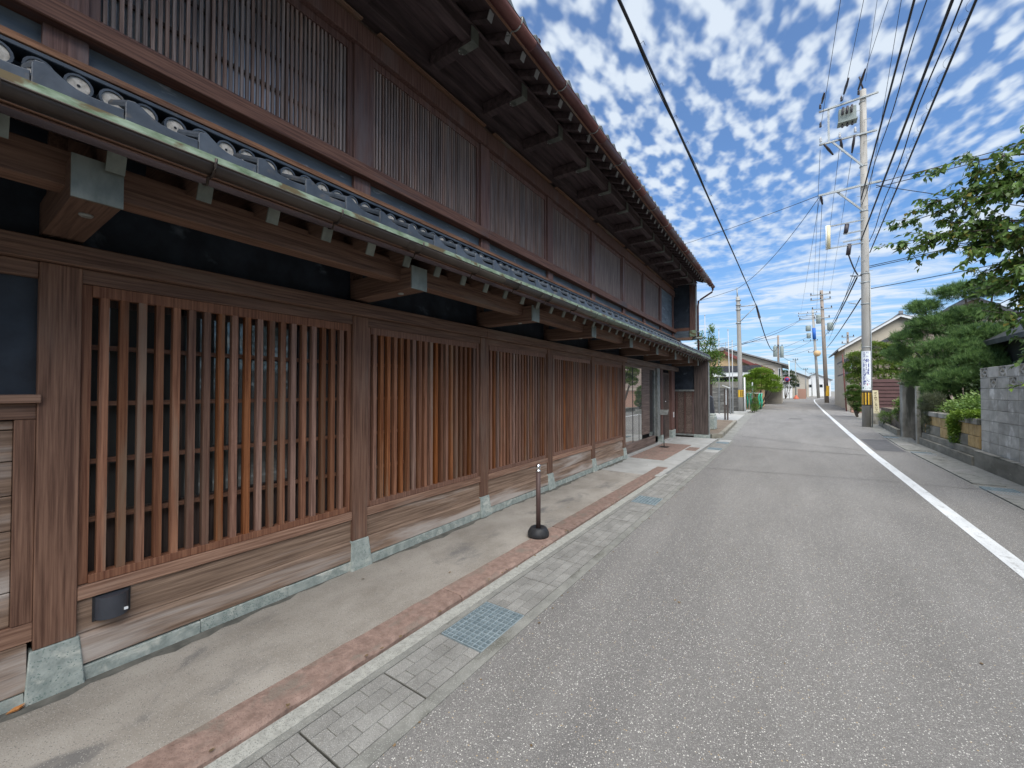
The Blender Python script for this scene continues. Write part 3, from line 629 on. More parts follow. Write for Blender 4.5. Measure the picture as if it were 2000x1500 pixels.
# ridge course against the wall: tile collar with round mortar-filled ends
beam('tile_course', -3.34, -3.185, -4, 15.3, 3.12, 3.225, 'tile', .006)
m = MB(); xc = -3.17
def disc(y, zc=3.272):
    m = MB(); n = 16; vs = []; fs = []
    rr = [(.058, -3.24), (.058, -3.165), (.047, -3.165), (.045, -3.172), (.045, -3.176)]
    for r_, x_ in rr:
        for k in range(n):
            t = 2*math.pi*k/n; vs.append((x_, y+r_*math.cos(t), zc+r_*math.sin(t)))
    for i in range(len(rr)-1):
        for k in range(n): fs.append((i*n+k, i*n+(k+1) % n, (i+1)*n+(k+1) % n, (i+1)*n+k))
    m.add(vs, fs); m.cur = 1
    m.add([(-3.1735, y+.0452*math.cos(2*math.pi*k/n), zc+.0452*math.sin(2*math.pi*k/n)) for k in range(n)], [tuple(range(n))])
    m.cur = 2; m.add([(-3.1715, y+.008*math.cos(2*math.pi*k/8), zc+.008*math.sin(2*math.pi*k/8)) for k in range(8)], [tuple(range(8))])
    m.cur = 0; return m.build('round_end_tile', [M['tile'], M['mortar'], M['black']], lroof)
dp = disc(.05)
for k in range(-22, 110):
    if k: dup(dp, (random.uniform(-.003, .003), .1395*k+random.uniform(-.005, .005), random.uniform(-.004, .004)), lroof)
beam('tile_course', -3.34, -3.19, -4, 15.3, 3.35, 3.375, 'tile', .004)
beam('rust_flashing', F-.05, F+.03, -4, 14.75, 3.445, 3.468, 'rust_flash', .003)
beam('rust_flashing', F-.05, F+.045, -4, 14.75, 3.418, 3.443, 'rust_flash', .003)
# ---- upper floor
YU = YC+[11.25, 13.0, 14.6]
m = MB(); m.box(F-.14, F-.03, -4, 14.75, 3.40, 3.60); m.build('plaster_band', M['pale_plaster'], HS)
m = MB(); m.box(F-.12, F+.012, YC[2]-.088, YC[2]+.088, 3.469, 3.600); cs = m.build('short_column', M['upper_wood'], HS, bevel=.003)
m = MB(); m.box(F-.12, F+.004, YC[2]-.088, YC[2]+.088, 3.722, 4.842); cu = m.build('column', M['upper_wood'], HS, bevel=.004)
for y in YU:
    if y != YC[2]: dup(cs, (0, y-YC[2], 0), HS); dup(cu, (0, y-YC[2], 0), HS)
for a, b in ((-4, 4.19), (4.192, 9.6), (9.602, 14.72)): beam('waist_beam', F-.12, F+.075, a, b, 3.602, 3.720, 'upper_beam', .006)
for a, b in ((-4, 4.19), (4.192, 9.6), (9.602, 14.72)): beam('head_beam', F-.12, F+.035, a, b, 4.845, 5.035, 'upper_wood', .005)
ubar = None
def upper_bay(ya, yb_, n, single):
    global ubar
    y0, y1 = ya+.088, yb_-.088; x1 = F-.03
    m = MB(); m.box(x1-.05, x1+.008, y0, y0+.05, 3.722, 4.842); m.box(x1-.05, x1+.008, y1-.05, y1, 3.722, 4.842)
    m.box(x1-.05, x1+.006, y0+.05, y1-.05, 3.722, 3.79); m.box(x1-.05, x1+.006, y0+.05, y1-.05, 4.772, 4.842)
    pn = m.build('window_lattice', M['upper_wood'], HS, bevel=.002)
    m = MB(); m.box(x1-.075, x1-.06, y0, y1, 3.72, 4.84); m.build('window_panel', M['upper_panel'], HS)
    a, b = y0+.05, y1-.05
    mj = MB()
    for i in range(n):
        y = a+(b-a)*(i+.6)/(n+.2)
        if single:
            if ubar is None: m = MB(); m.box(x1-.030, x1-.008, y-.0095, y+.0095, 3.79, 4.772); ubar = m.build('window_bar', M['upper_bar'], pn); upper_bay.y = y
            else: dup(ubar, (random.uniform(-.0015, .0015), y-upper_bay.y, 0), pn)
        else: mj.box(x1-.034, x1-.008, y-.0105, y+.0105, 3.79, 4.772)
    mj.build('window_bars', M['upper_bar'], pn, kind='stuff')
    for z in (4.02, 4.285, 4.55):
        m = MB(); m.box(x1-.055, x1-.036, a, b, z-.012, z+.012); m.build('rail', M['dark_wood'], pn)
    for yy in (a+(b-a)*.34, a+(b-a)*.67):
        m = MB(); m.box(x1-.056, x1-.035, yy-.014, yy+.014, 3.79, 4.772); m.build('stile', M['dark_wood'], pn)
for i in range(1, 9): upper_bay(YU[i], YU[i+1], 44, i in (1, 2, 3, 4, 5))
m = MB(); m.box(F-.06, F-.025, 13.09, 14.51, 3.722, 4.842); m.build('plaster_panel', M['pale_plaster'], HS)
# mouldings over the head beam
beam('moulding', F-.12, F+.0, -4, 14.72, 5.037, 5.085, 'cross_wood', .003)
for a, b in zip(YU, YU[1:]):
    m = MB(); m.box(F-.02, F+.045, a+.16, b-.03, 5.087, 5.10); m.build('moulding_strip', M['fascia_wood'], HS)
m = MB(); m.box(F-.12, F-.06, -4, 14.72, 5.085, 5.36); m.build('recess_board', M['dark_wood'], HS)
beam('wall_plate', F-.06, F+.13, -4, 14.72, 5.165, 5.30, 'soffit_wood', .003)
# brackets under the upper eaves
XU = -2.575
m = MB(); m.box(F+.131, XU-.012, 3.06, 3.16, 5.102, 5.25); ub = m.build('eave_bracket', M['soffit_wood'], HS, bevel=.003)
m = MB(); m.box(XU-.012, XU, 3.057, 3.163, 5.099, 5.253); m.box(XU-.17, XU-.012, 3.063, 3.157, 5.096, 5.1015)
m.lathe((XU-.17, 3.11, 5.096), [(.047, 0), (.047, .0055)], 14); m.build('metal_cap', M['copper_cap'], ub)
m = MB()
for a, b in ((-.19, .03), (-.19, -.03), (-.21, 0)): m.lathe((XU+a, 3.11+b*.9, 5.092), [(.004, 0), (.006, .004)], 6)
m.build('studs', M['porcelain'], ub)
for k in range(-7, 13):
    if k: dup_tree(ub, (0, .922*k, 0), HS)
beam('eave_purlin', XU-.13, XU-.025, -4, 14.9, 5.135, 5.27, 'soffit_wood', .004)
m = MB()
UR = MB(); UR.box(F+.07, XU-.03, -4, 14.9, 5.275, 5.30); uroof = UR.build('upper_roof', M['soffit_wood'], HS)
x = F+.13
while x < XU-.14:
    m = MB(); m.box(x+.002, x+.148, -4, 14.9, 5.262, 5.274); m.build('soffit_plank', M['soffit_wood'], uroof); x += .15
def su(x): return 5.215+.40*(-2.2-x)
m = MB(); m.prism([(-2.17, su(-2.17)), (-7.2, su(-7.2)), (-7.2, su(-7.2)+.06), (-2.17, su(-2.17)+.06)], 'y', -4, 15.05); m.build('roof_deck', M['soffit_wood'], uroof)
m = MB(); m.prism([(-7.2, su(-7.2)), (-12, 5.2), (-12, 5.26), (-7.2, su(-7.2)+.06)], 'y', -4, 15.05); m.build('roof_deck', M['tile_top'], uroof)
m = MB(); m.prism([(-9.4, 5.39), (-3.7, 5.39), (-3.7, su(-3.7)-.01), (-7.2, su(-7.2)-.01)], 'y', 14.60, 14.74); m.build('gable_wall', M['black_plaster'], HS)
m = MB(); a = Vector((-3.0, 2.785, su(-3.0)-.045)); b = Vector((-2.36, 2.785, su(-2.36)-.048)); m.bar(a, b, .06, .075)
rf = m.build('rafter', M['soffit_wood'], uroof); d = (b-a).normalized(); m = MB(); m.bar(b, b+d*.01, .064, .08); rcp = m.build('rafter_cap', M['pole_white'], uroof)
for k in range(-23, 42):
    if k: dup(rf, (0, .289*k, 0), uroof); dup(rcp, (0, .289*k, 0), uroof)
beam('eave_board', -2.235, -2.205, -4, 15.05, 5.13, 5.20, 'fascia_wood', .003)
beam('eave_board', -2.245, -2.20, -4, 15.05, 5.202, 5.27, 'dark_wood', .003)
gutter('eave_gutter', -2.115, 5.10, .062, -4, 15.0, 'gutter_red', [.35+.93*k-3.7 for k in range(20)], seg=1.86, hk='pewter')
PU = .2505
eu = eave_tile(-2.14, 4.065, 5.222, PU-.003, 1.05, .40, uroof, M['tile_top'], .34)
for k in range(-32, 44):
    if k: dup(eu, (random.uniform(-.004, .004), PU*k, random.uniform(-.002, .003)), uroof)
m = MB(); m.prism([(-2.42, su(-2.42)+.10), (-7.2, su(-7.2)+.12), (-7.2, su(-7.2)+.07), (-2.42, su(-2.42)+.061)], 'y', -4, 15.05); m.build('roof_tiles', M['tile_top'], uroof, kind='stuff')
for yy, s_ in ((3.81, 1), (7.31, 1)):
    m = MB(); m.tube([(-2.30, yy-.03, 5.36), (-2.29, yy, 5.45), (-2.27, yy+.03, 5.50)], [.045, .04, .03], 8); m.build('snow_guard', M['rust_flash'], uroof)
m = MB(); m.tube([(-2.12, 14.96, 5.05), (-2.12, 14.98, 4.98), (-2.14, 15.0, 4.93), (-2.50, 15.0, 4.72), (-2.56, 14.98, 4.68), (-2.58, 14.97, 4.5), (-2.58, 14.97, 2.95)], .03, 8); m.build('downpipe', M['gutter_red'], HS)
# upper wing wall
YX = 14.75
m = MB(); m.box(F-.06, -2.80, YX, YX+.13, 3.76, 5.262); m.build('wing_plaster', M['black_plaster'], HS)
m = MB(); m.box(F-.06, -2.80, YX-.01, YX+.13, 3.66, 3.758); m.build('wing_rail', M['upper_beam'], HS)
m = MB(); m.box(F-.06, -2.80, YX, YX+.13, 3.43, 3.658); m.build('wing_plaster', M['pale_plaster'], HS)
m = MB(); m.box(-2.798, -2.62, YX-.03, YX+.16, 3.43, 5.262); m.build('wing_post', M['upper_wood'], HS, bevel=.005)
m = MB(); m.box(-2.619, -2.60, YX-.03, YX+.16, 3.45, 5.2); m.build('edge_flashing', M['pewter'], HS)
m = MB(); m.box(-2.802, -2.596, YX-.034, YX-.0305, 3.45, 3.66); m.build('metal_shoe', M['copper_green'], HS)
m = MB(); m.prism([(F-.05, 3.36), (-2.75, 3.34), (-2.70, 3.428), (F-.05, 3.428)], 'y', YX-.05, YX+.2); m.build('wing_foot', M['fascia_wood'], HS)
m = MB(); m.tube([(-2.78, YX+.05, 3.38), (-2.42, YX+.05, 3.385)], .05, 10); m.build('wing_spout', M['copper_cap'], HS)
m = MB(); m.tube([(-2.585, YX-.04, 3.6), (-2.52, YX-.04, 3.6)], .012, 6); m.build('hook', M['pewter'], HS)
# wall lamp, bollard, info stand
lt = thing('wall_lamp', 'small dark grey half-round wall lamp low on the boards near the first column', 'lamp', (F, .64, .30))
m = MB(); n = 10; vs = []; 
for z in (.305, .43):
    for k in range(n+1): t = -math.pi/2+math.pi*k/n; vs.append((F-.018+.075*math.cos(t), .665+.072*math.sin(t), z))
m.add(vs, [(k, k+1, n+2+k, n+1+k) for k in range(n)], True); m.add([vs[k] for k in range(n+1)], [tuple(range(n+1))[::-1]]); m.add([vs[n+1+k] for k in range(n+1)], [tuple(range(n+1))]); m.build('shade', M['lamp_gray'], lt)
m = MB(); m.box(F-.022, F-.016, .583, .747, .295, .44); m.build('backplate', M['black_plastic'], lt)
m = MB(); m.box(F+.045, F+.053, .705, .722, .332, .345); m.build('label_plate', M['white_sign'], lt)
bt = thing('bollard', 'slim brown bollard with silver top on a round black rubber base', 'bollard', (-2.335, 3.93, 0))
m = MB(); m.lathe((-2.335, 3.93, .003), [(.115, 0), (.12, .02), (.118, .05), (.098, .085), (.085, .10), (.06, .104), (.05, .09)], 24); m.build('base', M['black_plastic'], bt)
m = MB(); m.lathe((-2.335, 3.93, .08), [(.026, 0), (.026, .64)], 16); m.build('post', M['brown_plastic'], bt)
m = MB(); m.lathe((-2.335, 3.93, .72), [(.030, 0), (.030, .012), (.018, .016), (.018, .03), (.028, .036), (.028, .055), (.022, .075), (.008, .085)], 14); m.build('top', M['chrome'], bt)
it = thing('information_stand', 'thin black stand with a tilted pale notice plate beside the entrance door', 'stand', (-3.02, 12.15, 0))
m = MB(); m.box(-3.14, -2.90, 12.02, 12.28, 0, .012); m.build('base', M['black'], it)
m = MB(); m.tube([(-3.02, 12.15, .01), (-3.02, 12.15, .95)], .010, 8); m.build('stem', M['black'], it)
m = MB(); m.bar((-3.02, 12.08, .93), (-3.02, 12.2, 1.07), .24, .012, (0, 0, 1)); m.build('notice_plate', M['pewter'], it)
# grit and leaf litter caught in the gutter line and on the road edge
m = MB()
for k in range(150):
    y = random.uniform(.6, 12) if k % 2 else random.uniform(-1, 8); x = random.gauss(-2.14, .018) if k % 3 == 0 else (random.gauss(-1.53, .03) if k % 3 == 1 else random.uniform(-3.2, 2.4))
    z0 = -.0225 if x > -2.12 else .006; z0 = -.030 if x > -1.55 else z0; a = random.uniform(0, 6.28); q = random.uniform(.004, .013)
    m.add([(x+q*math.cos(a+t), y+q*1.3*math.sin(a+t), z0+(.004 if t == 0 else 0)) for t in (0, 1.9, 3.1, 4.6)], [(0, 1, 2, 3)])
tag(m.build('leaf_litter', M['litter'], kind='stuff'), 'tiny dry leaf bits and grit scattered along kerb and road', 'litter')
# fallen leaf
m = MB(); m.add([(-3.27, .30, .012), (-3.25, .335, .022), (-3.235, .31, .012), (-3.25, .27, .006)], [(0, 1, 2, 3)]); m.add([(-3.27, .30, .006), (-3.25, .27, .002), (-3.235, .31, .006), (-3.25, .335, .012)], [(0, 1, 2, 3)])
tag(m.build('dead_leaf', M['orange_leaf']), 'small orange dead leaf at the foot of the first stone', 'leaf')
#PART2
# ------------------------------------------------------------------ vegetation builders
def leaf_mesh(name, P0, D, U, ln, wd, mat, parent=None, shape='oval', kind=None, droop=0.):
    # P0 base points, D directions, U normals (n,3); one folded leaf per point
    n = len(P0); D = D/np.linalg.norm(D, axis=1)[:, None]
    S = np.cross(D, U); S /= (np.linalg.norm(S, axis=1)[:, None]+1e-9); U2 = np.cross(S, D)
    ln = np.broadcast_to(np.asarray(ln, float).reshape(-1, 1), (n, 1)); wd = np.broadcast_to(np.asarray(wd, float).reshape(-1, 1), (n, 1))
    if shape == 'oval':
        a = P0; b = P0+D*ln*.45+S*wd*.5+U2*wd*.12; c = P0+D*ln-U2*ln*(.12+droop); d = P0+D*ln*.45-S*wd*.5+U2*wd*.12; e = P0+D*ln*.5
        vs = np.stack([a, b, c, d, e], 1).reshape(-1, 3); k = 5; tri = np.array([[0, 1, 4], [1, 2, 4], [4, 2, 3], [0, 4, 3]])
    else:
        a = P0-S*wd*.5; b = P0+S*wd*.5; c = P0+D*ln
        vs = np.stack([a, b, c], 1).reshape(-1, 3); k = 3; tri = np.array([[0, 1, 2]])
    fs = (np.arange(n)[:, None, None]*k+tri[None]).reshape(-1, 3)
    org = vs.mean(0); org[2] = vs[:, 2].min()
    me = bpy.data.meshes.new(name); me.vertices.add(len(vs)); me.vertices.foreach_set('co', (vs-org).astype(np.float32).ravel())
    me.loops.add(fs.size); me.loops.foreach_set('vertex_index', fs.ravel().astype(np.int32)); me.polygons.add(len(fs))
    me.polygons.foreach_set('loop_start', np.arange(0, fs.size, 3, dtype=np.int32)); me.update(calc_edges=True); me.validate()
    me.materials.append(M[mat]); o = bpy.data.objects.new(name, me); C.objects.link(o); ov = Vector(org); ORG[o.name] = ov
    if parent is not None: o.parent = parent; o.location = ov-ORG[parent.name]
    else: o.location = ov
    if kind: o['kind'] = kind
    return o
def rdir(n):
    v = rng.normal(size=(n, 3)); return v/np.linalg.norm(v, axis=1)[:, None]
def pads(pl, n, shell=.75):
    # points spread through ellipsoid pads, mostly near their skin; pl: (x,y,z,rx,ry,rz)
    pl = np.array(pl, float); w = (pl[:, 3]*pl[:, 4]*pl[:, 5])**(2/3); idx = rng.choice(len(pl), n, p=w/w.sum())
    d = rdir(n); d[:, 2] = np.where(rng.random(n) < .35, np.abs(d[:, 2]), d[:, 2]); r = shell+(1-shell)*rng.random(n); r *= 1+.18*rng.normal(size=n)*.7
    bump = 1+.16*np.sin(idx*1.7+d[:, 0]*6)*np.cos(d[:, 1]*7+idx)
    return pl[idx, :3]+d*pl[idx, 3:]*(r*bump)[:, None], d
def foliage(name, pl, n, ln, wd, mat, parent=None, up=.4, shape='oval', kind=None, shell=.6):
    P, d = pads(pl, n, shell); D = d+rdir(n)*.7; D[:, 2] += up*.5; U = rdir(n)*.6; U[:, 2] += 1
    return leaf_mesh(name, P, D, U, ln*(.7+.6*rng.random(n)), wd*(.7+.6*rng.random(n)), mat, parent, shape, kind)
def limbs(base, tips, r0, r1, parent, name='trunk', sag=0):
    m = MB(); base = Vector(base)
    for t in tips:
        t = Vector(t); pts = []; n = 6
        for i in range(n+1):
            f = i/n; p = base.lerp(t, f)+Vector((math.sin(f*5+t.x)*.05, math.cos(f*4+t.y)*.05, math.sin(f*math.pi)*sag))*(1 if 0 < f < 1 else 0); pts.append(p)
        m.tube(pts, [r0+(r1-r0)*i/n for i in range(n+1)], 7)
    return m.build(name, M['bark'], parent)
def shrub(name, label, cat, pl, n, ln, wd, mat, base, group=None, up=.4, shell=.6, stems=4):
    t = thing(name, label, cat, base, group); foliage('crown', pl, n, ln, wd, mat, t, up, shell=shell)
    tips = [tuple(Vector(p[:3])) for p in pl[:stems]]; limbs(base, tips, .035, .012, t, 'stem'); return t
# ------------------------------------------------------------------ right side of the street
strip('drain_edge', [(2.635, -6), (2.60, 12), (2.58, 16), (2.93, 25), (3.3, 32)], [(3.36, -6), (3.36, 12), (3.36, 18), (3.9, 25), (4.6, 32)], -.045, M['drain_edge'])
for k, yy in enumerate(np.arange(-3, 21, .62)):
    x = interp([(2.66, -12), (2.62, 12), (2.60, 16), (2.95, 25)], yy)+.035
    if any(abs(yy-g) < .4 for g in (10.05, 14.95, 19.4)): continue
    m = MB(); m.box(x, x+.40, yy+.006, yy+.612, -.06, -.022); o = m.build('drain_cover_slab', M['drain_edge'] if k % 4 else M['paver'], kind='structure')
grate(2.66, 3.05, 9.78, 10.35, 'steel grate on the right side, lower right corner, before the block wall', -.02, 9, 8, 'steel_blue')
grate(2.66, 3.05, 14.65, 15.2, 'steel grate beside the dark asphalt patch on the right', -.02, 9, 8, 'steel_blue')
grate(2.72, 3.1, 19.2, 19.7, 'far right steel grate between the patch and the big pole', -.02, 9, 8, 'steel_blue')
# concrete block wall
bw = thing('block_wall', 'grey concrete block wall with pierced diamond blocks along its top', 'wall', (3.45, 8, 0))
m = MB(); m.box(3.335, 3.62, -2, 13.24, -.12, .295); m.build('plinth', M['plinth'], bw, bevel=.008)
m = MB(); m.box(3.33, 3.44, -2, 13.245, .2955, .31); m.build('plinth_cap', M['old_concrete'], bw)
BH, BL = .2275, .452
m = MB(); m.box(3.45, 3.57, 13.24-BL+.004, 13.24-.004, .302, .302+BH-.008); bp = m.build('block', M['block'], bw, bevel=.006)
bp['nothing'] = 0; del bp['nothing']
m = MB(); m.box(3.458, 3.565, -2, 13.236, .30, .302+6*BH-.004); m.build('mortar_joint', M['old_concrete'], bw)
def pierced(y, z):
    m = MB(); w = BL-.008; h = BH-.008; t = .016
    y0 = y+.004
    # solid half on one side, opening on the other
    ow = w*.74; yo = y0+(w-ow)/2
    m.box(3.45, 3.57, y0, yo, z, z+h); m.box(3.45, 3.57, yo+ow, y0+w, z, z+h)
    m.box(3.45, 3.57, yo, yo+ow, z, z+t); m.box(3.45, 3.57, yo, yo+ow, z+h-t, z+h)
    c = (yo+ow/2, z+h/2); a = ow/2; b = h/2-t
    for s in ((1, 1), (-1, 1), (1, -1), (-1, -1)):
        p = (c[0]+s[0]*a, c[1]); q = (c[0], c[1]+s[1]*b); k = .60
        m.prism([p, q, (c[0], c[1]+s[1]*b*k), (c[0]+s[0]*a*k, c[1])], 'x', 3.46, 3.56)
    m.box(3.455, 3.565, c[0]-.012, c[0]+.012, c[1]-b, c[1]-b*.5); m.box(3.455, 3.565, c[0]-.012, c[0]+.012, c[1]+b*.5, c[1]+b)
    o = m.build('pierced_block', M['block'], bw); fix_normals(o.data); return o
pp = pierced(13.24-BL, .302+7*BH)
for r_ in range(8):
    for c_ in range(33):
        if r_ == 0 and c_ == 0: continue
        y = -BL*c_; z = BH*r_
        if (r_ == 7 and c_ % 2 == 0) or (r_ == 6 and c_ % 2 == 1):
            if not (r_ == 7 and c_ == 0): dup(pp, (0, y, z-7*BH), bw)
        else: dup(bp, (random.uniform(-.002, .002), y, z), bw)
# planter wall
pw = thing('planter_wall', 'low garden wall of yellowish stones under a weathered concrete coping', 'wall', (3.45, 15.2, 0))
m = MB(); m.box(3.30, 3.62, 13.26, 17.75, -.12, .16); m.box(3.36, 3.62, 13.26, 17.75, .16, .32); o = m.build('plinth', M['plinth'], pw, bevel=.01)
m = MB(); m.box(3.47, 3.62, 13.26, 17.7, .32, .86); m.build('backing', M['old_concrete'], pw)
y = 13.27; k = 0
while y < 17.6:
    y2 = min(y+.72, 17.7); m = MB(); m.box(3.44, 3.47, y+.006, y2-.006, .60, .855); m.build('stone', M['yellow_stone'], pw, bevel=.005)
    m = MB(); m.box(3.43, 3.47, y+.006, y2-.006, .33, .588); m.build('stone', M['plinth'] if k % 3 else M['yellow_stone'], pw, bevel=.005); y = y2; k += 1
for a, b in ((13.26, 14.9), (14.92, 17.7)):
    m = MB(); m.box(3.40, 3.64, a, b, .862, .995); m.build('coping', M['old_concrete'], pw, bevel=.012)
m = MB(); m.box(3.62, 8, 13.3, 26.5, -.12, .82); m.build('garden_bed', M['soil'], kind='structure')
gp = thing('gate_pillar', 'weathered concrete gate pillar standing beside the hanging pine', 'gate pillar', (3.45, 20.2, 0))
m = MB(); m.box(3.29, 4.0, 19.95, 20.35, -.1, 1.86); m.build('pillar', M['old_concrete'], gp, bevel=.02)
m = MB(); m.box(3.25, 4.04, 19.9, 20.4, 1.862, 1.93); m.build('cap', M['old_concrete'], gp, bevel=.01)
gp = thing('gate_pillar', 'narrow concrete gate post with a dark slot at the end of the yellow stone wall', 'gate pillar', (3.4, 17.9, 0))
m = MB(); m.box(3.27, 3.36, 17.78, 18.0, -.1, 1.76); m.box(3.40, 3.62, 17.76, 18.2, -.1, 1.78); m.box(3.36, 3.40, 17.9, 18.0, 1.6, 1.75); m.box(3.36, 3.40, 17.9, 18.0, -.1, .4)
o = m.build('post', M['old_concrete'], gp); o['kind'] = 'part'; del o['kind']
m = MB(); m.box(3.361, 3.399, 17.95, 18.0, .4, 1.6); m.build('slot', M['dark_gap'], gp)
# low retaining border with plants, running past the gate
rb = thing('garden_border', 'low stone-edged planting border behind the big utility pole', 'border', (3.6, 23, 0))
m = MB(); m.bar((3.30, 20.6, .04), (3.55, 26.3, .04), .12, .28); m.build('kerb', M['plinth'], rb, bevel=.01)
m = MB(); m.bar((3.75, 20.4, .25), (3.95, 25.5, .25), .2, .62); m.build('low_wall', M['old_concrete'], rb, bevel=.02)
m = MB(); m.bar((3.95, 27.6, .05), (4.6, 37, .05), .14, .3); m.build('kerb', M['plinth'], rb, bevel=.01)
# brown slatted fence facing the camera
sf = thing('slat_fence', 'brown fence of wide horizontal slats on a concrete base behind the pole sign', 'fence', (3.8, 27, 0))
m = MB(); m.box(3.18, 4.50, 27.0, 27.25, -.1, .74); m.build('base', M['old_concrete'], sf)
for x in (3.22, 3.86, 4.36):
    m = MB(); m.box(x-.04, x+.04, 27.06, 27.14, .74, 2.2); m.build('post', M['brown_metal'], sf)
m = MB(); m.box(3.2, 4.42, 27.07, 27.09, .74, 2.2); m.build('gap_darkening_board', M['dark_wood'], sf)  # added dark board: blocks the bright view behind so slat gaps read dark
p = None
for k in range(8):
    z = .76+.182*k
    if p is None: m = MB(); m.prism([(27.0, z), (27.03, z), (27.055, z+.15), (27.02, z+.15)], 'x', 3.2, 4.42); p = m.build('slat', M['brown_metal'], sf)
    else: dup(p, (0, 0, .182*k), sf)
m = MB(); m.box(4.45, 4.5, 27.2, 36, 2.25, 2.3)
# pines
def pine(label, base, plist, ntuft, ln=.13, group=None, trunk=True, nneed=13):
    t = thing('pine_tree', label, 'tree', base, group)
    P, d = pads(plist, ntuft, .55); n = ntuft*nneed
    Pn = np.repeat(P, nneed, 0)+rng.normal(size=(n, 3))*.018; dn = np.repeat(d, nneed, 0)
    D = rdir(n)*.75+dn*.55; D[:, 2] += .75
    leaf_mesh('crown', Pn, D, rdir(n), ln*(.7+.5*rng.random(n)), .010, 'needles', t, 'needle')
    if trunk: limbs(base, [tuple(p[:3]) for p in plist], .085, .02, t, sag=-.25)
    return t
PN = [(4.55, 18.6, 4.75, .75, .5, .26), (3.65, 18.8, 4.35, .42, .4, .25), (5.15, 18.6, 4.75, .5, .5, .22), (3.9, 18.7, 3.75, .7, .55, .32), (3.25, 18.9, 3.35, .42, .4, .3), (4.6, 18.5, 3.95, .6, .5, .3),
      (3.05, 19.1, 2.85, .38, .35, .24), (4.7, 18.3, 3.35, .7, .6, .3), (4.1, 18.2, 2.95, .8, .6, .32), (5.2, 18.2, 3.2, .6, .6, .4), (3.65, 18.2, 2.4, .6, .5, .26), (4.8, 17.8, 2.5, .9, .7, .45),
      (3.35, 18.4, 2.0, .38, .35, .22), (4.2, 17.6, 2.0, .7, .6, .3), (5.3, 17.2, 2.1, .7, .7, .5), (3.75, 17.7, 1.65, .45, .4, .25), (3.55, 17.6, 1.25, .25, .25, .35)]
pine('large green pine with layered pads leaning over the yellow stone wall', (4.6, 18.6, .8), PN, 15000)
pine('wispy drooping pine branch hanging in front of the narrow gate post', (3.7, 17.4, .8), [(3.45, 17.3, 1.0, .22, .25, .3), (3.42, 17.2, .62, .17, .22, .28), (3.5, 17.1, 1.3, .25, .3, .25)], 420, .10, trunk=False).children[0].data.materials[0] = M['leaf_fuzzy']
m = MB(); m.box(3.9, 7.5, 14.5, 17.2, .8, 1.9)
shrub('azalea_bush', 'wide green azalea bush growing behind the yellow stone wall coping', 'bush', [(3.85, 15.6, 1.15, .45, .9, .25), (3.8, 14.4, 1.2, .45, .8, .22), (4.2, 15.2, 1.35, .6, 1.1, .25), (3.9, 16.7, 1.05, .4, .7, .25), (4.3, 13.9, 1.25, .5, .6, .25)], 5200, .07, .035, 'leaf_shrub', (4.0, 15.2, .82))
shrub('trailing_shrub', 'bright yellow green shrub trailing over the coping of the yellow stone wall', 'bush', [(3.5, 14.35, 1.02, .22, .5, .12), (3.40, 14.75, .80, .13, .33, .24), (3.40, 14.72, .52, .11, .22, .24), (3.55, 13.75, 1.06, .2, .4, .1)], 8000, .055, .028, 'leaf_bright', (3.6, 14.5, .82))
shrub('dark_hedge', 'dark evergreen mass between the pine and the azalea bush', 'hedge', [(5.0, 16.2, 1.7, .9, 1.4, .55), (5.8, 15.2, 1.8, .8, 1.4, .6), (4.6, 17.0, 1.5, .5, .7, .4)], 5200, .09, .04, 'leaf_dark', (5.0, 16.0, .8))
shrub('garden_plant', 'leafy yellowish green plant beside the concrete gate pillar', 'plant', [(3.78, 22.6, 1.0, .28, .3, .3), (3.7, 22.8, .65, .25, .3, .25)], 1300, .10, .04, 'leaf_shrub', (3.75, 22.7, .3))
shrub('garden_plant', 'low round green plant between the brown fence and the garden border', 'plant', [(3.42, 24.2, .45, .22, .25, .25)], 700, .09, .02, 'leaf_mid', (3.45, 24.2, .1))
# topiary trees with cloud pads
def cloudtree(label, base, pl, n, mat, ln=.06, nm='topiary_tree'):
    t = thing(nm, label, 'tree', base); foliage('crown', pl, n, ln, ln*.5, mat, t, .5, shell=.75); limbs(base, [tuple(p[:3]) for p in pl], .07, .02, t, sag=-.1); return t
cloudtree('cloud-pruned evergreen with rounded green and brownish pads above the brown fence', (4.2, 30.5, 0),
  [(3.95, 30.5, 4.1, .5, .5, .24), (4.75, 30.6, 3.95, .45, .5, .22), (3.3, 30.3, 3.55, .62, .5, .26), (4.6, 30.2, 3.5, .7, .5, .24), (5.3, 30.2, 3.6, .6, .5, .3), (2.95, 30.3, 3.0, .4, .4, .28), (4.2, 30, 3.0, .75, .5, .28), (5.2, 30, 2.9, .6, .5, .3),
   (3.05, 30.3, 2.35, .4, .4, .28), (4.3, 29.8, 2.5, .6, .4, .22), (3.45, 30.4, 2.6, .35, .4, .3)], 21000, 'leaf_maki', .10)
cloudtree('low clipped evergreen of stacked round balls beside the brown fence', (3.45, 33.5, 0), [(3.3, 33.5, 1.72, .36, .36, .26), (3.2, 33.4, 1.35, .36, .36, .25), (3.55, 33.5, 1.35, .3, .36, .25), (3.35, 33.4, .95, .38, .38, .28), (3.55, 33.5, .6, .36, .38, .25)], 14000, 'leaf_mid', .07, 'clipped_shrub')
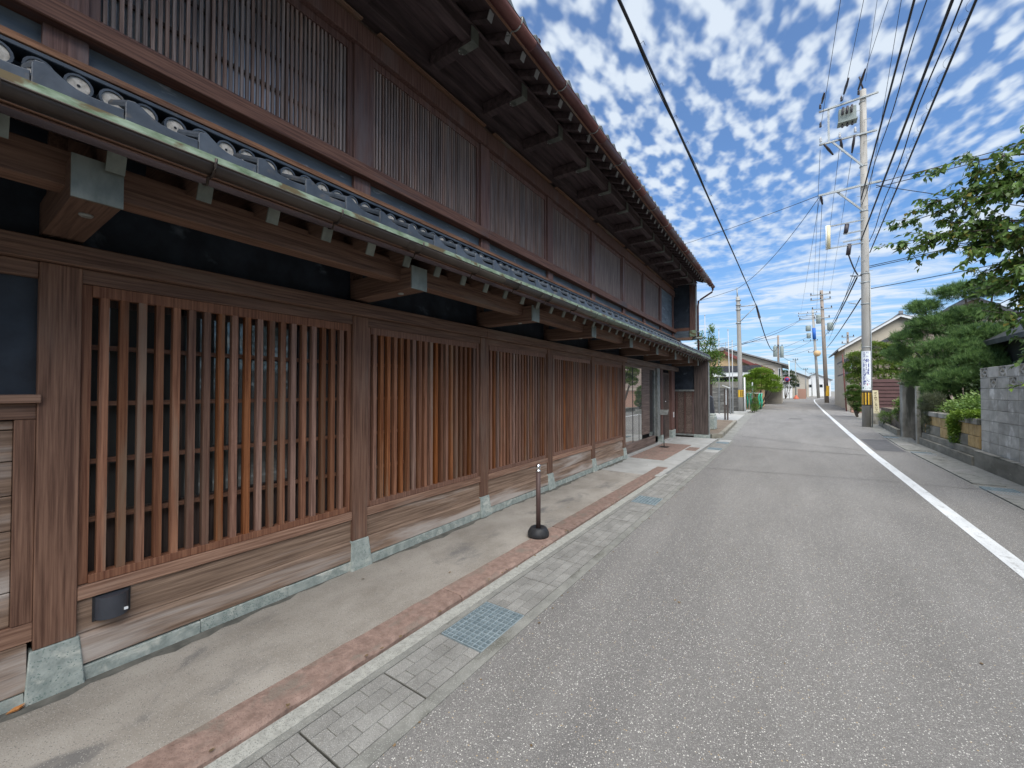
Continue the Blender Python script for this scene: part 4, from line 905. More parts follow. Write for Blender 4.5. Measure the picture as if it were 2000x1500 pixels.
# persimmon tree hanging over the wall from the right
def persimmon():
    base = (5.6, 9.4, 0); t = thing('persimmon_tree', 'leafy persimmon tree reaching over the block wall from the right edge', 'tree', base)
    tips = [(1.55, 9.15, 4.08), (2.05, 9.35, 4.72), (1.80, 9.6, 4.55), (2.1, 9.2, 5.22), (2.55, 9.5, 5.15), (2.35, 9.0, 3.75), (2.2, 9.3, 4.3), (3.0, 9.2, 5.3), (2.6, 9.0, 4.6), (2.9, 8.8, 4.1), (2.55, 9.1, 3.2), (2.75, 9.2, 2.75), (2.95, 9.2, 2.35),
            (3.3, 9.2, 5.5), (3.4, 9.0, 4.9), (3.5, 8.8, 4.3), (3.4, 9.0, 3.6), (3.3, 9.0, 3.0), (3.9, 9.2, 5.6), (4.0, 9.0, 4.8), (4.0, 9.0, 3.9), (2.85, 9.2, 3.55), (3.7, 9.5, 3.1), (2.45, 9.4, 4.85), (1.9, 9.1, 4.1), (2.7, 9.1, 3.9), (2.5, 9.3, 4.2), (2.75, 9.0, 3.3), (3.05, 9.1, 3.8), (3.1, 9.3, 4.4), (2.8, 9.3, 4.9), (2.65, 9.3, 2.95), (3.05, 9.2, 3.2), (2.3, 9.2, 4.6), (2.2, 9.3, 3.95), (2.45, 9.2, 3.45)]
    m = MB(); m.tube([base, (5.5, 9.4, 1.4), (5.2, 9.3, 2.6), (4.9, 9.3, 3.3)], [.16, .14, .12, .10], 9)
    hubs = [Vector((4.3, 9.3, 3.6)), Vector((4.4, 9.2, 4.6)), Vector((4.5, 9.2, 3.0))]
    for h in hubs: m.tube([(4.95, 9.3, 3.1), tuple(h)], [.09, .055], 7)
    P = []; D = []
    for tp in tips:
        tp = Vector(tp); h = min(hubs, key=lambda q: (q-tp).length); pts = []
        for i in range(8):
            f = i/7; pts.append(h.lerp(tp, f)+Vector((0, random.uniform(-.03, .03), math.sin(f*math.pi)*.12)))
        m.tube(pts, [.03-.024*i/7 for i in range(8)], 5)
        for i in range(2, 8):
            for s in range(5):
                q = pts[i]; dr = (pts[min(7, i)]-pts[i-1]).normalized()
                e = q+Vector((random.gauss(0, .16), random.gauss(0, .24), random.gauss(-.05, .12)))+dr*.1
                m.tube([tuple(q), tuple(e)], [.006, .003], 3)
                k = random.randint(13, 18)
                for j in range(k):
                    f = (j+1)/k; pos = q.lerp(e, f*.9+.1); P.append(pos+Vector((random.gauss(0, .025),)*3))
                    dd = Vector((random.gauss(-.35, .6), random.gauss(0, .6), random.gauss(-.55, .35))); D.append(dd)
    m.build('trunk', M['bark'], t)
    P = np.array([tuple(p) for p in P]); D = np.array([tuple(d) for d in D]); U = rdir(len(P))*.55; U[:, 2] += 1
    leaf_mesh('crown', P, D, U, .104*(.75+.5*rng.random(len(P))), .058*(.8+.4*rng.random(len(P))), 'leaf_persimmon', t)
    pt = thing('low_branch', 'single bright leafy twig in front of the pierced blocks at the right edge', 'branch', (3.2, 9.4, 1.9))
    Q = np.array([(2.72+.03*i, 9.25, 1.66+.012*i+random.gauss(0, .015)) for i in range(14)]); DD = rng.normal(size=(14, 3))*.4; DD[:, 0] -= .9; DD[:, 2] -= .2; UU = rdir(14)*.4; UU[:, 2] += 1
    leaf_mesh('leaves', Q, DD, UU, .12, .05, 'leaf_bright', pt)
    m = MB(); m.tube([(2.7, 9.25, 1.66), (3.2, 9.3, 1.85), (3.9, 9.35, 2.4), (4.5, 9.3, 3.0)], [.004, .007, .012, .02], 5); m.build('twig', M['bark'], pt)
persimmon()
# neighbouring houses on the right
def gable_house(name, label, x0, x1, y0, y1, ze, zr, wall, roof, trim=None, over=.35, xr=None, wins=(), cat='house'):
    t = thing(name, label, cat, ((x0+x1)/2, (y0+y1)/2, 0)); xr = (x0+x1)/2 if xr is None else xr
    m = MB(); m.prism([(x0, -.1), (x1, -.1), (x1, ze), (xr, zr), (x0, ze)], 'y', y0, y1); o = m.build('wall', M[wall], t)
    s1 = (zr-ze)/(xr-x0); s2 = (zr-ze)/(x1-xr)
    m = MB(); m.prism([(x0-over, ze-over*s1+.02), (xr, zr+.02), (xr, zr+.16), (x0-over, ze-over*s1+.16)], 'y', y0-over, y1+over); r1 = m.build('roof', M[roof], t)
    m = MB(); m.prism([(x1+over, ze-over*s2+.02), (xr+.001, zr+.02), (xr+.001, zr+.16), (x1+over, ze-over*s2+.16)], 'y', y0-over, y1+over); m.build('roof', M[roof], t)
    if trim:
        for (xa, za, xb, zb) in ((x0-over, ze-over*s1, xr, zr), (x1+over, ze-over*s2, xr, zr)):
            m = MB(); m.prism([(xa, za-.14), (xb, zb-.14), (xb, zb+.04), (xa, za+.04)], 'y', y0-over-.03, y0-over-.002); m.build('barge_board', M[trim], t)
    m = MB(); m.tube([(xr, y0-over-.05, zr+.17), (xr, y1+over, zr+.17)], .09, 8); m.build('ridge', M[roof], r1)
    m = MB(); m.box(xr-.14, xr+.14, y0-over-.12, y0-over, zr+.1, zr+.36); m.build('ridge_end', M['grey_roof'], r1)
    for w in wins:
        ax, u0, u1, z0, z1 = w; m = MB()
        if ax == 'y': m.box(u0, u1, y0-.03, y0-.001, z0, z1)
        elif ax == 'x0': m.box(x0-.03, x0-.001, u0, u1, z0, z1)
        f = m.build('window', M['white_paint'], t); m = MB(); g = .05
        if ax == 'y': m.box(u0+g, (u0+u1)/2-g/2, y0-.035, y0-.031, z0+g, z1-g); m.box((u0+u1)/2+g/2, u1-g, y0-.035, y0-.031, z0+g, z1-g)
        else: m.box(x0-.035, x0-.031, u0+g, (u0+u1)/2-g/2, z0+g, z1-g); m.box(x0-.035, x0-.031, (u0+u1)/2+g/2, u1-g, z0+g, z1-g)
        m.build('pane', M['dark_glass'], f)
    return t
gable_house('neighbour_house', 'cream house with a white edged gable behind the right-hand utility pole', 4.2, 13.5, 49, 60, 5.75, 8.25, 'cream_wall', 'grey_roof', 'white_paint', .5, 8.0)
h2 = gable_house('neighbour_house', 'lower brownish pink house with a long dark sloping roof behind the pruned tree', 4.4, 17, 44, 48.5, 4.5, 8.4, 'pink_wall', 'dark_roof', 'dark_roof', .75, 11.0)
m = MB(); m.prism([(3.4, 2.85), (5.0, 3.5), (5.0, 3.62), (3.4, 2.97)], 'y', 42.6, 45.5); m.build('porch_roof', M['dark_roof'], h2)
m = MB(); m.box(3.9, 4.4, 44.2, 46.0, -.1, 2.9); m.build('porch', M['cream_wall'], h2)
m = MB(); m.box(4.35, 4.39, 45.2, 47.6, 3.0, 4.3); m.build('window', M['dark_glass'], h2)
m = MB(); m.tube([(5.15, 43.97, 3.0), (5.15, 43.97, 4.4)], .03, 6); m.build('downpipe', M['cream_sign'], h2)
pf = thing('brick_wall', 'low pinkish brick garden wall with a pale coping near the red-brown post', 'wall', (4.4, 49, 0))
m = MB(); m.box(3.95, 4.5, 42.0, 42.4, -.1, 1.75); m.build('pillar', M['pink_brick'], pf)
m = MB(); m.box(4.5, 8.0, 42.2, 42.4, -.1, 1.62); m.build('panel', M['pink_brick'], pf)
m = MB(); m.box(3.92, 8.0, 41.96, 42.44, 1.76, 1.84); m.build('coping', M['cream_wall'], pf)
m = MB(); m.tube([(3.62, 41.5, 0), (3.42, 41.5, 4.5)], .045, 8); tag(m.build('steel_post', M['red_brown_pole']), 'thin red-brown post leaning beside the pink brick wall', 'post')
ds = gable_house('dark_shed', 'dark timber outbuilding seen above the block wall at the right edge', 5.0, 8.5, 14.6, 20, 3.1, 4.2, 'black', 'dark_roof', None, .3)
# house opposite, seen only mirrored in the lattice glass
gable_house('facing_house', 'beige two-storey house facing the wooden house from beside the camera', 5.5, 13, -11, 1.5, 5.6, 8, 'cream_wall', 'dark_roof', 'white_paint', .5, None, [('x0', -2.4, -.6, 3.4, 4.8), ('x0', -5.5, -3.6, 3.4, 4.8), ('x0', -1.8, -.2, .9, 2.3), ('x0', -6, -3.6, .2, 2.3)])
shrub('garden_tree', 'dark green garden tree behind the block wall opposite the lattice bays', 'tree', [(5.2, 4.6, 3.2, 1.3, 1.6, 1.1), (5.6, 6.4, 2.8, 1.2, 1.3, 1.2), (5.0, 3.2, 2.6, 1, 1, .9)], 7000, .12, .06, 'leaf_dark', (5.3, 4.8, 0), stems=3)
# far right row of houses
HR = [('cream_wall', 'grey_roof', 6.3, 62, 71, 5.2, 7.0), ('grey_wall', 'dark_roof', 7.0, 73, 84, 4.6, 6.4), ('beige_wall', 'grey_roof', 8.2, 86, 98, 5.4, 7.2), ('cream_wall', 'dark_roof', 11, 101, 112, 5.2, 6.9), ('white_paint', 'grey_roof', 16, 116, 128, 5.5, 7.5)]
LB = ['cream house with a grey roof just beyond the far double poles', 'grey walled house with a dark roof in the far right row', 'beige two-storey house in the middle of the far right row', 'small cream house near the distant road bend on the right', 'white house at the very end of the right side by the road bend']
for (w, r_, x, a, b, ze, zr), lb in zip(HR, LB): gable_house('distant_house', lb, x, x+8, a, b, ze, zr, w, r_, None, .4, None, [('y', x+1, x+2.6, 3.2, 4.4), ('x0', a+2, a+4, 3.2, 4.4), ('x0', a+5, a+7, 1, 2.2), ('y', x+1, x+2.6, .8, 2.2)])
# ------------------------------------------------------------------ left background
apr = sheet('forecourt', [(-12, 15.5), (-2.12, 15.5), (-2.3, 22), (-2.75, 35), (-3.2, 55), (-12, 55)], -.10, M['concrete_new'])
gb = thing('gravel_bed', 'raised gravel bed with a dark stone kerb at the corner of the wooden house', 'bed', (-3.5, 18, 0))
m = MB(); m.prism([(-6, 15.75), (-2.32, 15.75), (-2.10, 16.0), (-2.36, 23.6), (-6, 24.4)], 'z', -.1, .10); m.build('gravel', M['soil'], gb)
m = MB(); m.bar((-2.33, 15.72, 0), (-2.06, 15.95, 0), .16, .22); m.bar((-2.06, 15.95, 0), (-2.36, 23.7, 0), .14, .22); m.build('kerb', M['plinth'], gb, bevel=.01)
mo = thing('stone_monument', 'dark stone slab monument on a pale stone base beside the wooden house', 'monument', (-2.75, 17.9, 0))
m = MB(); m.box(-3.6, -2.46, 17.6, 18.2, .1, .62); m.box(-3.55, -2.48, 17.65, 18.15, .62, .72); m.build('base', M['green_stone'], mo, bevel=.02)
m = MB(); m.prism([(-3.4, .722), (-2.50, .722), (-2.56, 1.36), (-2.72, 1.46), (-3.3, 1.44)], 'y', 17.8, 18.0); m.build('slab', M['lamp_gray'], mo, bevel=.01)
bf = thing('block_fence', 'dark grey weathered block fence behind the white flagpoles', 'fence', (-4, 35.2, 0))
m = MB(); m.box(-9, -2.80, 35.22, 35.36, -.1, 1.86); m.build('backing', M['dark_block'], bf)
p = None
for r_ in range(9):
    for c_ in range(15):
        x = -2.80-.42*(c_+1)-(.0 if r_ % 2 else .2)
        if p is None: m = MB(); m.box(x, x+.41, 35.18, 35.22, -.05+.21*r_, -.05+.21*r_+.202); p = m.build('block', M['dark_block'], bf); px = (x, r_)
        else: dup(p, (x-px[0], 0, .21*(r_-px[1])), bf)
fl = [((-4.43, 28, 6.35), (-4.40, 28, .2)), ((-3.64, 28, 5.38), (-3.66, 28, .2)), ((-3.14, 28, 5.33), (-3.03, 28, .2)), ((-2.98, 28.6, 4.70), (-2.97, 28.6, .2))]
for (a, b), lb in zip(fl, ['tallest white flagpole next to the corner of the wooden house', 'second thin white flagpole with a small bracket, in front of the red roofed house', 'third white flagpole, just left of the concrete pole', 'short fourth white flagpole half hidden by its neighbour']):
    m = MB(); m.tube([b, a], [.035, .022], 8); m.lathe(a, [(.03, 0), (.04, .03), (.02, .07)], 8); tag(m.build('flagpole', M['pole_white']), lb, 'flagpole', 'white flagpoles by the block fence')
ns = thing('notice_post', 'wooden post with a small pale roofed notice board in front of the block fence', 'sign', (-3.15, 27, 0))
m = MB(); m.box(-3.26, -3.18, 26.95, 27.05, -.1, 1.75); m.box(-3.12, -3.04, 26.95, 27.05, -.1, 1.75); m.build('post', M['dark_wood'], ns)
m = MB(); m.bar((-3.34, 26.98, 1.94), (-2.94, 26.98, 1.78), .3, .04); m.build('cap', M['white_paint'], ns)
m = MB(); m.box(-3.175, -3.125, 26.96, 27.0, .8, 1.75); m.build('panel', M['white_sign'], ns)
# small tiled gate roof and lean-to
gt = thing('garden_gate', 'small black tiled gate roof showing beside the wooden house corner', 'gate', (-4.3, 26.5, 0))
m = MB(); m.prism([(-5.6, 2.95), (-4.2, 3.15), (-3.15, 2.55), (-3.2, 2.46), (-4.2, 2.9), (-5.6, 2.7)], 'y', 25.6, 27.2); m.build('roof', M['dark_roof'], gt)
m = MB(); m.box(-3.95, -3.80, 26.3, 26.45, -.1, 2.6); m.box(-5.2, -5.05, 26.3, 26.45, -.1, 2.6); m.build('post', M['dark_wood'], gt)
m = MB(); m.box(-9, -3.4, 37, 37.15, -.1, 2.35); m.build('boundary_wall', M['plinth']); tag(bpy.data.objects['boundary_wall'], 'grey wall with a low red tiled coping behind the block fence', 'wall')
# red roofed house (hip-gable)
rh = gable_house('red_roofed_house', 'tan house with a dark red tiled gable roof and white fascia band', -9.2, -2.35, 44, 52, 3.75, 5.35, 'tan_wall', 'red_tile', 'red_tile', .45, -5.4)
m = MB(); m.prism([(-9.6, 3.35), (-2.0, 3.35), (-2.25, 3.95), (-9.3, 3.95)], 'y', 43.0, 44.0); m.build('eave_roof', M['dark_roof'], rh)
m = MB(); m.box(-9.4, -2.2, 43.05, 43.15, 2.95, 3.34); m.build('fascia_band', M['white_paint'], rh)
m = MB(); m.box(-8.5, -3.6, 43.9, 43.96, 2.1, 2.9); w_ = m.build('window', M['white_paint'], rh)
for x in (-8.4, -7.2, -6.0, -4.8):
    m = MB(); m.box(x, x+1.1, 43.87, 43.9, 2.15, 2.85); m.build('pane', M['dark_glass'], w_)
m = MB(); m.box(-9.3, -3.0, 42.9, 43.9, 1.75, 1.95); m.build('lower_eave', M['cream_sign'], rh)
m = MB(); m.box(-2.35, -1.6, 45.5, 50, 2.6, 3.7); m.build('side_wing', M['tan_wall'], rh)
m = MB(); m.prism([(-2.8, 4.25), (-1.35, 3.62), (-1.35, 3.52), (-2.8, 4.1)], 'y', 45, 50.4); m.build('side_roof', M['red_tile'], rh)
# large beige house: long roof falling to the right
bh = thing('beige_house', 'large beige house with one long roof slope falling towards the road', 'house', (-5, 66, 0))
m = MB(); m.prism([(-13, -.1), (-.95, -.1), (-.95, 4.9), (-7.6, 7.3), (-13, 5.2)], 'y', 62, 72); m.build('wall', M['beige_wall'], bh)
m = MB(); m.prism([(-.2, 4.72), (-7.6, 7.38), (-7.6, 7.55), (-.2, 4.9)], 'y', 61.4, 72.4); m.build('roof', M['grey_roof'], bh)
m = MB(); m.prism([(-7.6, 7.38), (-13.6, 5.0), (-13.6, 5.15), (-7.6, 7.55)], 'y', 61.4, 72.4); m.build('roof', M['grey_roof'], bh)
for (a, b, c, d) in ((-2.6, -1.7, 3.3, 4.4), (-1.3, -1.0, 3.2, 4.5)):
    m = MB(); m.box(a, b, 61.95, 61.99, c, d); w_ = m.build('window', M['white_paint'], bh); m = MB(); m.box(a+.07, b-.07, 61.92, 61.95, c+.07, d-.07); m.build('pane', M['dark_glass'], w_)
m = MB(); m.box(-4.0, -2.3, 60.2, 61.95, 2.6, 3.55); m.build('balcony', M['cream_wall'], bh)
m = MB(); m.tube([(-3.6, 60.3, 3.56), (-3.6, 60.3, 4.6), (-3.4, 60.3, 4.8), (-1.6, 60.5, 5.0)], .03, 6); m.build('downpipe', M['black'], bh)
m = MB(); m.prism([(-3.0, 2.2), (-.6, 1.9), (-.6, 2.0), (-3.0, 2.5)], 'y', 58, 62); m.build('porch_roof', M['grey_roof'], bh)
# left trees
t = thing('camellia_tree', 'tall dark leafy tree rising behind the corner of the wooden house', 'tree', (-4.2, 24.3, 0))
pl = [(-3.9, 24.3, 3.2, .75, .6, .8), (-3.6, 24.2, 4.0, .45, .4, .6), (-4.6, 24.3, 3.0, .8, .7, .6), (-3.5, 24.2, 4.7, .2, .2, .5), (-4.1, 24.2, 4.4, .25, .25, .5), (-3.25, 24.2, 3.4, .4, .4, .4), (-5.3, 24.3, 3.1, .8, .7, .6), (-3.5, 24.4, 2.5, .6, .6, .5)]
foliage('crown', pl, 5600, .13, .06, 'leaf_mid', t, .8, shell=.3); limbs((-4.2, 24.3, 0), [p[:3] for p in pl], .06, .012, t)
cloudtree('wide bright green pruned pine behind the tan mosaic wall', (-2.3, 43, 0), [(-2.2, 42.5, 3.2, .8, .7, .42), (-2.95, 42.6, 2.75, .65, .6, .36), (-1.5, 42.5, 2.6, .75, .7, .42), (-2.2, 42.3, 2.2, .95, .7, .45), (-1.2, 42.3, 1.95, .6, .6, .4), (-3.4, 42.6, 2.2, .5, .5, .35)], 26000, 'leaf_bright', .10)
shrub('garden_bush', 'green bush showing between the flagpoles and the red roofed house', 'bush', [(-3.7, 38, 2.0, .9, .6, .55), (-4.9, 38, 1.9, .9, .6, .5), (-2.75, 37.5, 1.6, .5, .5, .5)], 3200, .11, .05, 'leaf_mid', (-4, 38, 0))
shrub('vine_clump', 'green creeping plants in front of the green netting by the roadside', 'plant', [(-2.4, 38.0, .55, .28, .4, .55), (-2.35, 37.6, .3, .35, .4, .3)], 1500, .09, .045, 'leaf_mid', (-2.4, 38, -.05))
gn = thing('green_netting', 'rolled bright green netting hung on a low frame by the roadside', 'netting', (-2.7, 38.5, 0))
for (x, y) in ((-2.95, 38.6), (-2.72, 38.6), (-2.15, 38.9), (-1.98, 38.9)):
    m = MB(); m.tube([(x, y, .15), (x+.03, y, .7), (x-.02, y, 1.15), (x+.05, y, 1.4)], [.03, .08, .07, .04], 7); m.build('net_roll', M['green_net'], gn)
m = MB(); m.tube([(-3.1, 38.7, 1.42), (-1.9, 39.0, 1.42)], .02, 6); m.build('rod', M['white_paint'], gn)
m = MB(); m.tube([(-2.55, 38, -.1), (-2.55, 38, 2.3)], .05, 8); tag(m.build('cable_guard', M['galv']), 'pale green guard tube standing beside the green netting', 'post')
mw = thing('mosaic_wall', 'tan and brown patchwork stone wall along the left side of the road', 'wall', (-3.2, 52, 0))
m = MB(); m.bar((-3.0, 42.5, .7), (-3.15, 63, .7), .25, 1.6); m.build('backing', M['plinth'], mw)
p = None; k = 0
for yy in np.arange(42.6, 62.5, 1.0):
    for zz in (.1, .5, .9):
        m = MB(); x = -3.0-(yy-42.5)*.0073; m.box(x+.127, x+.16, yy+.03, yy+.95, zz+.02, zz+.38); m.build('stone', M['yellow_stone'] if random.random() < .55 else M['mosaic'], mw)
m = MB(); m.bar((-3.0, 42.5, 1.52), (-3.15, 63, 1.52), .4, .12); m.build('coping', M['yellow_stone'], mw)
ff = thing('front_fence', 'pale short wall and gate between the mosaic wall and the grey roofed house', 'wall', (-2.9, 66, 0))
m = MB(); m.box(-3.2, -2.95, 64.2, 67, -.1, 1.9); m.build('pillar', M['cream_wall'], ff); m = MB(); m.box(-3.2, -2.6, 69, 80, -.1, 1.3); m.build('wall', M['plinth'], ff)
LH = [('grey_wall', 'dark_roof', -11, 76, 86, 3.6, 5.2), ('beige_wall', 'dark_roof', -9.5, 88, 100, 3.8, 5.6), ('white_paint', 'grey_roof', -7.2, 112, 128, 5.0, 7.2), ('beige_wall', 'grey_roof', -3.6, 132, 150, 5.2, 7.0), ('white_paint', 'grey_roof', 2.5, 156, 176, 5.0, 6.8)]
LB = ['low grey house with a dark roof past the mosaic wall', 'small beige house behind the round road sign', 'white gabled house in the far left row', 'long beige building near the vanishing point on the left', 'long white building closing the view where the road bends']
for (w, r_, x, a, b, ze, zr), lb in zip(LH, LB): gable_house('distant_house', lb, x, x+7.5, a, b, ze, zr, w, r_, None, .5, None, [('y', x+4, x+5.6, 2.6, 3.6), ('y', x+1.5, x+3, 2.6, 3.6)])
cloudtree('distant layered dark pine behind the round road sign', (-.9, 100, 0), [(-.9, 100, 5.2, 1.5, 1, .5), (-.3, 100, 4.3, 1.4, 1, .5), (-1.4, 100, 3.6, 1.5, 1, .5), (-.4, 100, 2.8, 1.5, 1, .6), (.5, 100, 3.4, .9, .8, .7)], 4500, 'leaf_dark', .22, 'pine_tree')
# things at the far roadside
rs = thing('road_sign', 'round no-parking style sign on a thin white post far down the road', 'road sign', (-.25, 99, 0))
m = MB(); m.tube([(-.25, 99, 0), (-.25, 99, 7.6)], .07, 8); m.build('post', M['white_paint'], rs)
m = MB(); m.tube([(-.6, 98.85, 3.9), (-.6, 98.82, 3.9)], .48, 20); m.build('disc', M['ink_red'], rs)
m = MB(); m.tube([(-.6, 98.82, 3.9), (-.6, 98.80, 3.9)], .36, 20); m.build('disc_center', M['ink_blue'], rs)
m = MB(); m.bar((-.86, 98.79, 4.16), (-.34, 98.79, 3.64), .02, .09, (0, 1, 0)); m.build('stripe', M['ink_red'], rs)
m = MB(); m.lathe((.9, 100, -.03), [(.5, 0), (.48, .1), (.12, .75), (.1, .8)], 12); tag(m.build('traffic_cone', M['cone']), 'orange traffic cone far down the left side of the road', 'cone')
m = MB(); m.box(1.2, 2.6, 103, 104, -.1, 2.0); tag(m.build('awning_box', M['pink_brick']), 'pinkish low kiosk wall at the distant left roadside', 'wall')
# ------------------------------------------------------------------ utility poles
def insulator(m, p, h=.18, r=.045):
    m.lathe(p, [(r*.5, 0), (r, .02), (r*.55, .05), (r, .08), (r*.55, .11), (r*.9, .14), (r*.3, h)], 8)
BIG = thing('utility_pole', 'tall concrete utility pole with crossarms and a hospital sign on the right', 'utility pole', (2.86, 24.66, 0), 'utility poles')
m = MB(); m.tube([(2.86, 24.66, -.1), (2.885, 24.66, 5), (2.90, 24.66, 15.6)], [.165, .155, .12], 20); m.build('shaft', M['pole_concrete'], BIG)
for (x0, z0, x1, z1) in ((1.25, 15.13, 3.42, 15.22), (1.25, 13.52, 3.36, 13.50), (1.20, 11.06, 3.46, 11.14)):
    m = MB(); m.bar((x0, 24.52, z0), (x1, 24.52, z1), .075, .075); m.build('crossarm', M['galv'], BIG)
m = MB(); m.bar((1.20, 24.42, 11.0), (3.46, 24.42, 11.08), .06, .06); m.build('crossarm', M['galv'], BIG)
m = MB(); m.bar((1.62, 24.55, 13.55), (1.62, 24.55, 15.15), .06, .08); m.build('hanger', M['galv'], BIG)
for (a, b) in (((1.75, 24.53, 13.50), (2.86, 24.55, 12.0)), ((1.9, 24.5, 11.05), (2.86, 24.55, 9.9))):
    m = MB(); m.bar(a, b, .06, .07); m.build('brace', M['galv'], BIG)
for (x0, z0) in ((1.55, 9.48), (2.15, 9.0), (2.1, 8.62), (1.57, 8.42)):
    m = MB(); m.bar((x0, 24.55, z0), (2.86, 24.55, z0+.03), .045, .055); m.build('bracket_arm', M['galv'], BIG)
lm = thing('street_lamp', 'slim tube street lamp at the tips of the bracket arms on the big pole', 'lamp', (1.57, 24.5, 8.4))
m = MB(); m.tube([(1.56, 24.5, 8.40), (1.56, 24.5, 9.5)], .075, 12); m.build('tube', M['cream_sign'], lm)
m = MB(); m.tube([(1.50, 24.52, 8.38), (1.50, 24.52, 9.52)], .06, 10); m.build('housing', M['white_sign'], lm)
xf = thing('pole_switch', 'grey green switchgear box hung between the top crossarms of the big pole', 'switchgear', (2.3, 24.5, 14.0))
m = MB(); m.box(1.98, 2.62, 24.25, 24.65, 14.22, 14.82); m.build('case', M['xfmr'], xf, bevel=.02)
m = MB(); m.box(1.94, 2.66, 24.22, 24.68, 14.16, 14.22); m.build('base_plate', M['xfmr'], xf)
for k in range(3):
    m = MB(); m.tube([(2.14+.16*k, 24.2, 14.82), (2.10+.16*k, 24.12, 14.45)], .045, 8); m.build('bushing', M['insul'], xf)
    m = MB(); insulator(m, (2.12+.18*k, 24.4, 13.98), .18, .05); m.build('bushing', M['insul'], xf)
m = MB()
INS = [(1.30, 24.4, 15.2), (2.10, 24.4, 15.25), (2.72, 24.4, 15.3), (1.30, 24.4, 14.3), (2.02, 24.4, 13.55), (2.58, 24.4, 13.6), (1.30, 24.4, 13.58)]
for p in INS: m = MB(); insulator(m, p, .26, .06); m.build('insulator', M['porcelain'] if p[2] < 14 else M['insul'], BIG)
for a, b in (((1.42, 24.4, 13.45), (1.8, 24.9, 13.05)), ((2.05, 24.45, 13.5), (2.15, 24.9, 13.1)), ((2.56, 24.45, 13.5), (2.50, 24.9, 12.9)), ((1.36, 24.3, 15.4), (1.42, 23.6, 15.45)), ((2.18, 24.3, 15.5), (2.28, 23.5, 15.7)), ((2.7, 24.3, 15.5), (2.85, 23.4, 15.8)), ((1.27, 24.4, 11.0), (1.36, 24.8, 10.7))):
    m = MB(); m.tube([a, tuple((Vector(a)+Vector(b))/2), b], [.04, .06, .035], 8); m.build('strain_insulator', M['insul'], BIG)
m = MB(); m.tube([(2.9, 24.6, 15.6), (2.80, 24.6, 16.1), (2.78, 24.6, 16.25)], [.035, .025, .04], 8); m.build('top_spike', M['insul'], BIG)
for k in range(26):
    z = 2.6+.5*k; s = 1 if k % 2 else -1
    if 7.9 < z < 9.6 or z < 6.2: continue
    m = MB(); m.tube([(2.88, 24.5, z), (2.88+s*.26, 24.45, z)], .009, 5); m.build('step_bolt', M['galv'], BIG)
for z, r_ in ((5.6, .17), (6.6, .165), (7.0, .165), (9.9, .155), (12.0, .145), (13.5, .14), (15.0, .135), (3.6, .17)):
    m = MB(); m.tube([(2.88, 24.66, z), (2.88, 24.66, z+.045)], r_, 18); m.build('clamp_band', M['galv'], BIG)
m = MB(); m.tube([(2.58, 24.5, 5.62), (2.25, 24.45, 5.72)], .02, 6); m.build('stub_arm', M['galv'], BIG)
m = MB(); m.tube([(3.055, 24.58, -.05), (3.05, 24.58, 3.5), (3.04, 24.58, 7.0)], .022, 8); m.build('conduit', M['galv'], BIG)
hb = MB(); hb.tube([(2.866, 24.66, .95), (2.868, 24.66, 1.57)], .176, 24, False); hbo = hb.build('hazard_band', M['black'], BIG)
for k in range(10):
    t0 = math.pi*2*k/10-.1; vs = []; n = 4
    for zz in (.985, 1.535):
        for j in range(n+1):
            t = t0+math.pi*2/20*j/n; vs.append((2.867+.1785*math.cos(t), 24.66+.1785*math.sin(t), zz))
    m = MB(); m.add(vs, [(j, j+1, n+2+j, n+1+j) for j in range(n)]); m.build('stripe', M['hazard_yellow'], hbo)
# wrap sign: curved white panel with lettering bent round the pole
ws = thing('pole_sign', 'white clinic sign with blue Japanese lettering and red arrow wrapped on the pole', 'sign', (2.87, 24.45, 1.65))
def on_pole(u, z, r_): t = -math.pi/2-.06+u/r_; return (2.87+r_*math.cos(t), 24.66+r_*math.sin(t), z)
m = MB(); n = 14; vs = []
for zz in (1.64, 3.44):
    for j in range(n+1): vs.append(on_pole(-.20+.40*j/n, zz, .182))
for zz in (1.64, 3.44):
    for j in range(n+1): vs.append(on_pole(-.197+.394*j/n, zz, .176))
q = n+1
m.add(vs, [(j, j+1, q+j+1, q+j) for j in range(n)]+[(2*q+j, 3*q+j, 3*q+j+1, 2*q+j+1) for j in range(n)]+[(j, 2*q+j, 2*q+j+1, j+1) for j in range(n)]+[(q+j, q+j+1, 3*q+j+1, 3*q+j) for j in range(n)]+[(0, q, 3*q, 2*q), (n, 2*q+n, 3*q+n, q+n)])
m.build('panel', M['white_sign'], ws)
def text_mesh(s, size, bold=.0):
    c = bpy.data.curves.new('lettering', 'FONT'); c.body = s; c.size = size; c.offset = bold; c.align_x = 'CENTER'; c.align_y = 'CENTER'; c.resolution_u = 3
    o = bpy.data.objects.new('lettering', c); C.objects.link(o); dg = bpy.context.evaluated_depsgraph_get(); dg.update()
    me = bpy.data.meshes.new_from_object(o.evaluated_get(dg)); bpy.data.objects.remove(o); bpy.data.curves.remove(c); return me
def put_text(s, size, fn, mat, parent, name='lettering', bold=0.):
    me = text_mesh(s, size, bold); 
    if len(me.vertices) == 0: return
    xs = [v.co.x for v in me.vertices]; ys_ = [v.co.y for v in me.vertices]; cx, cy = (min(xs)+max(xs))/2, (min(ys_)+max(ys_))/2
    for v in me.vertices: v.co = fn(v.co.x-cx, v.co.y-cy)
    me.materials.clear(); me.materials.append(M[mat]); o = bpy.data.objects.new(name, me); C.objects.link(o); o.parent = parent
    o.location = -ORG[parent.name]; ORG[o.name] = Vector((0, 0, 0)); return o
for k, ch in enumerate('松田内科医院'): put_text(ch, .235, lambda a, b, k=k: on_pole(a, 2.985-.197*k+b*.88, .1835), 'ink_blue', ws, 'letter', .009)
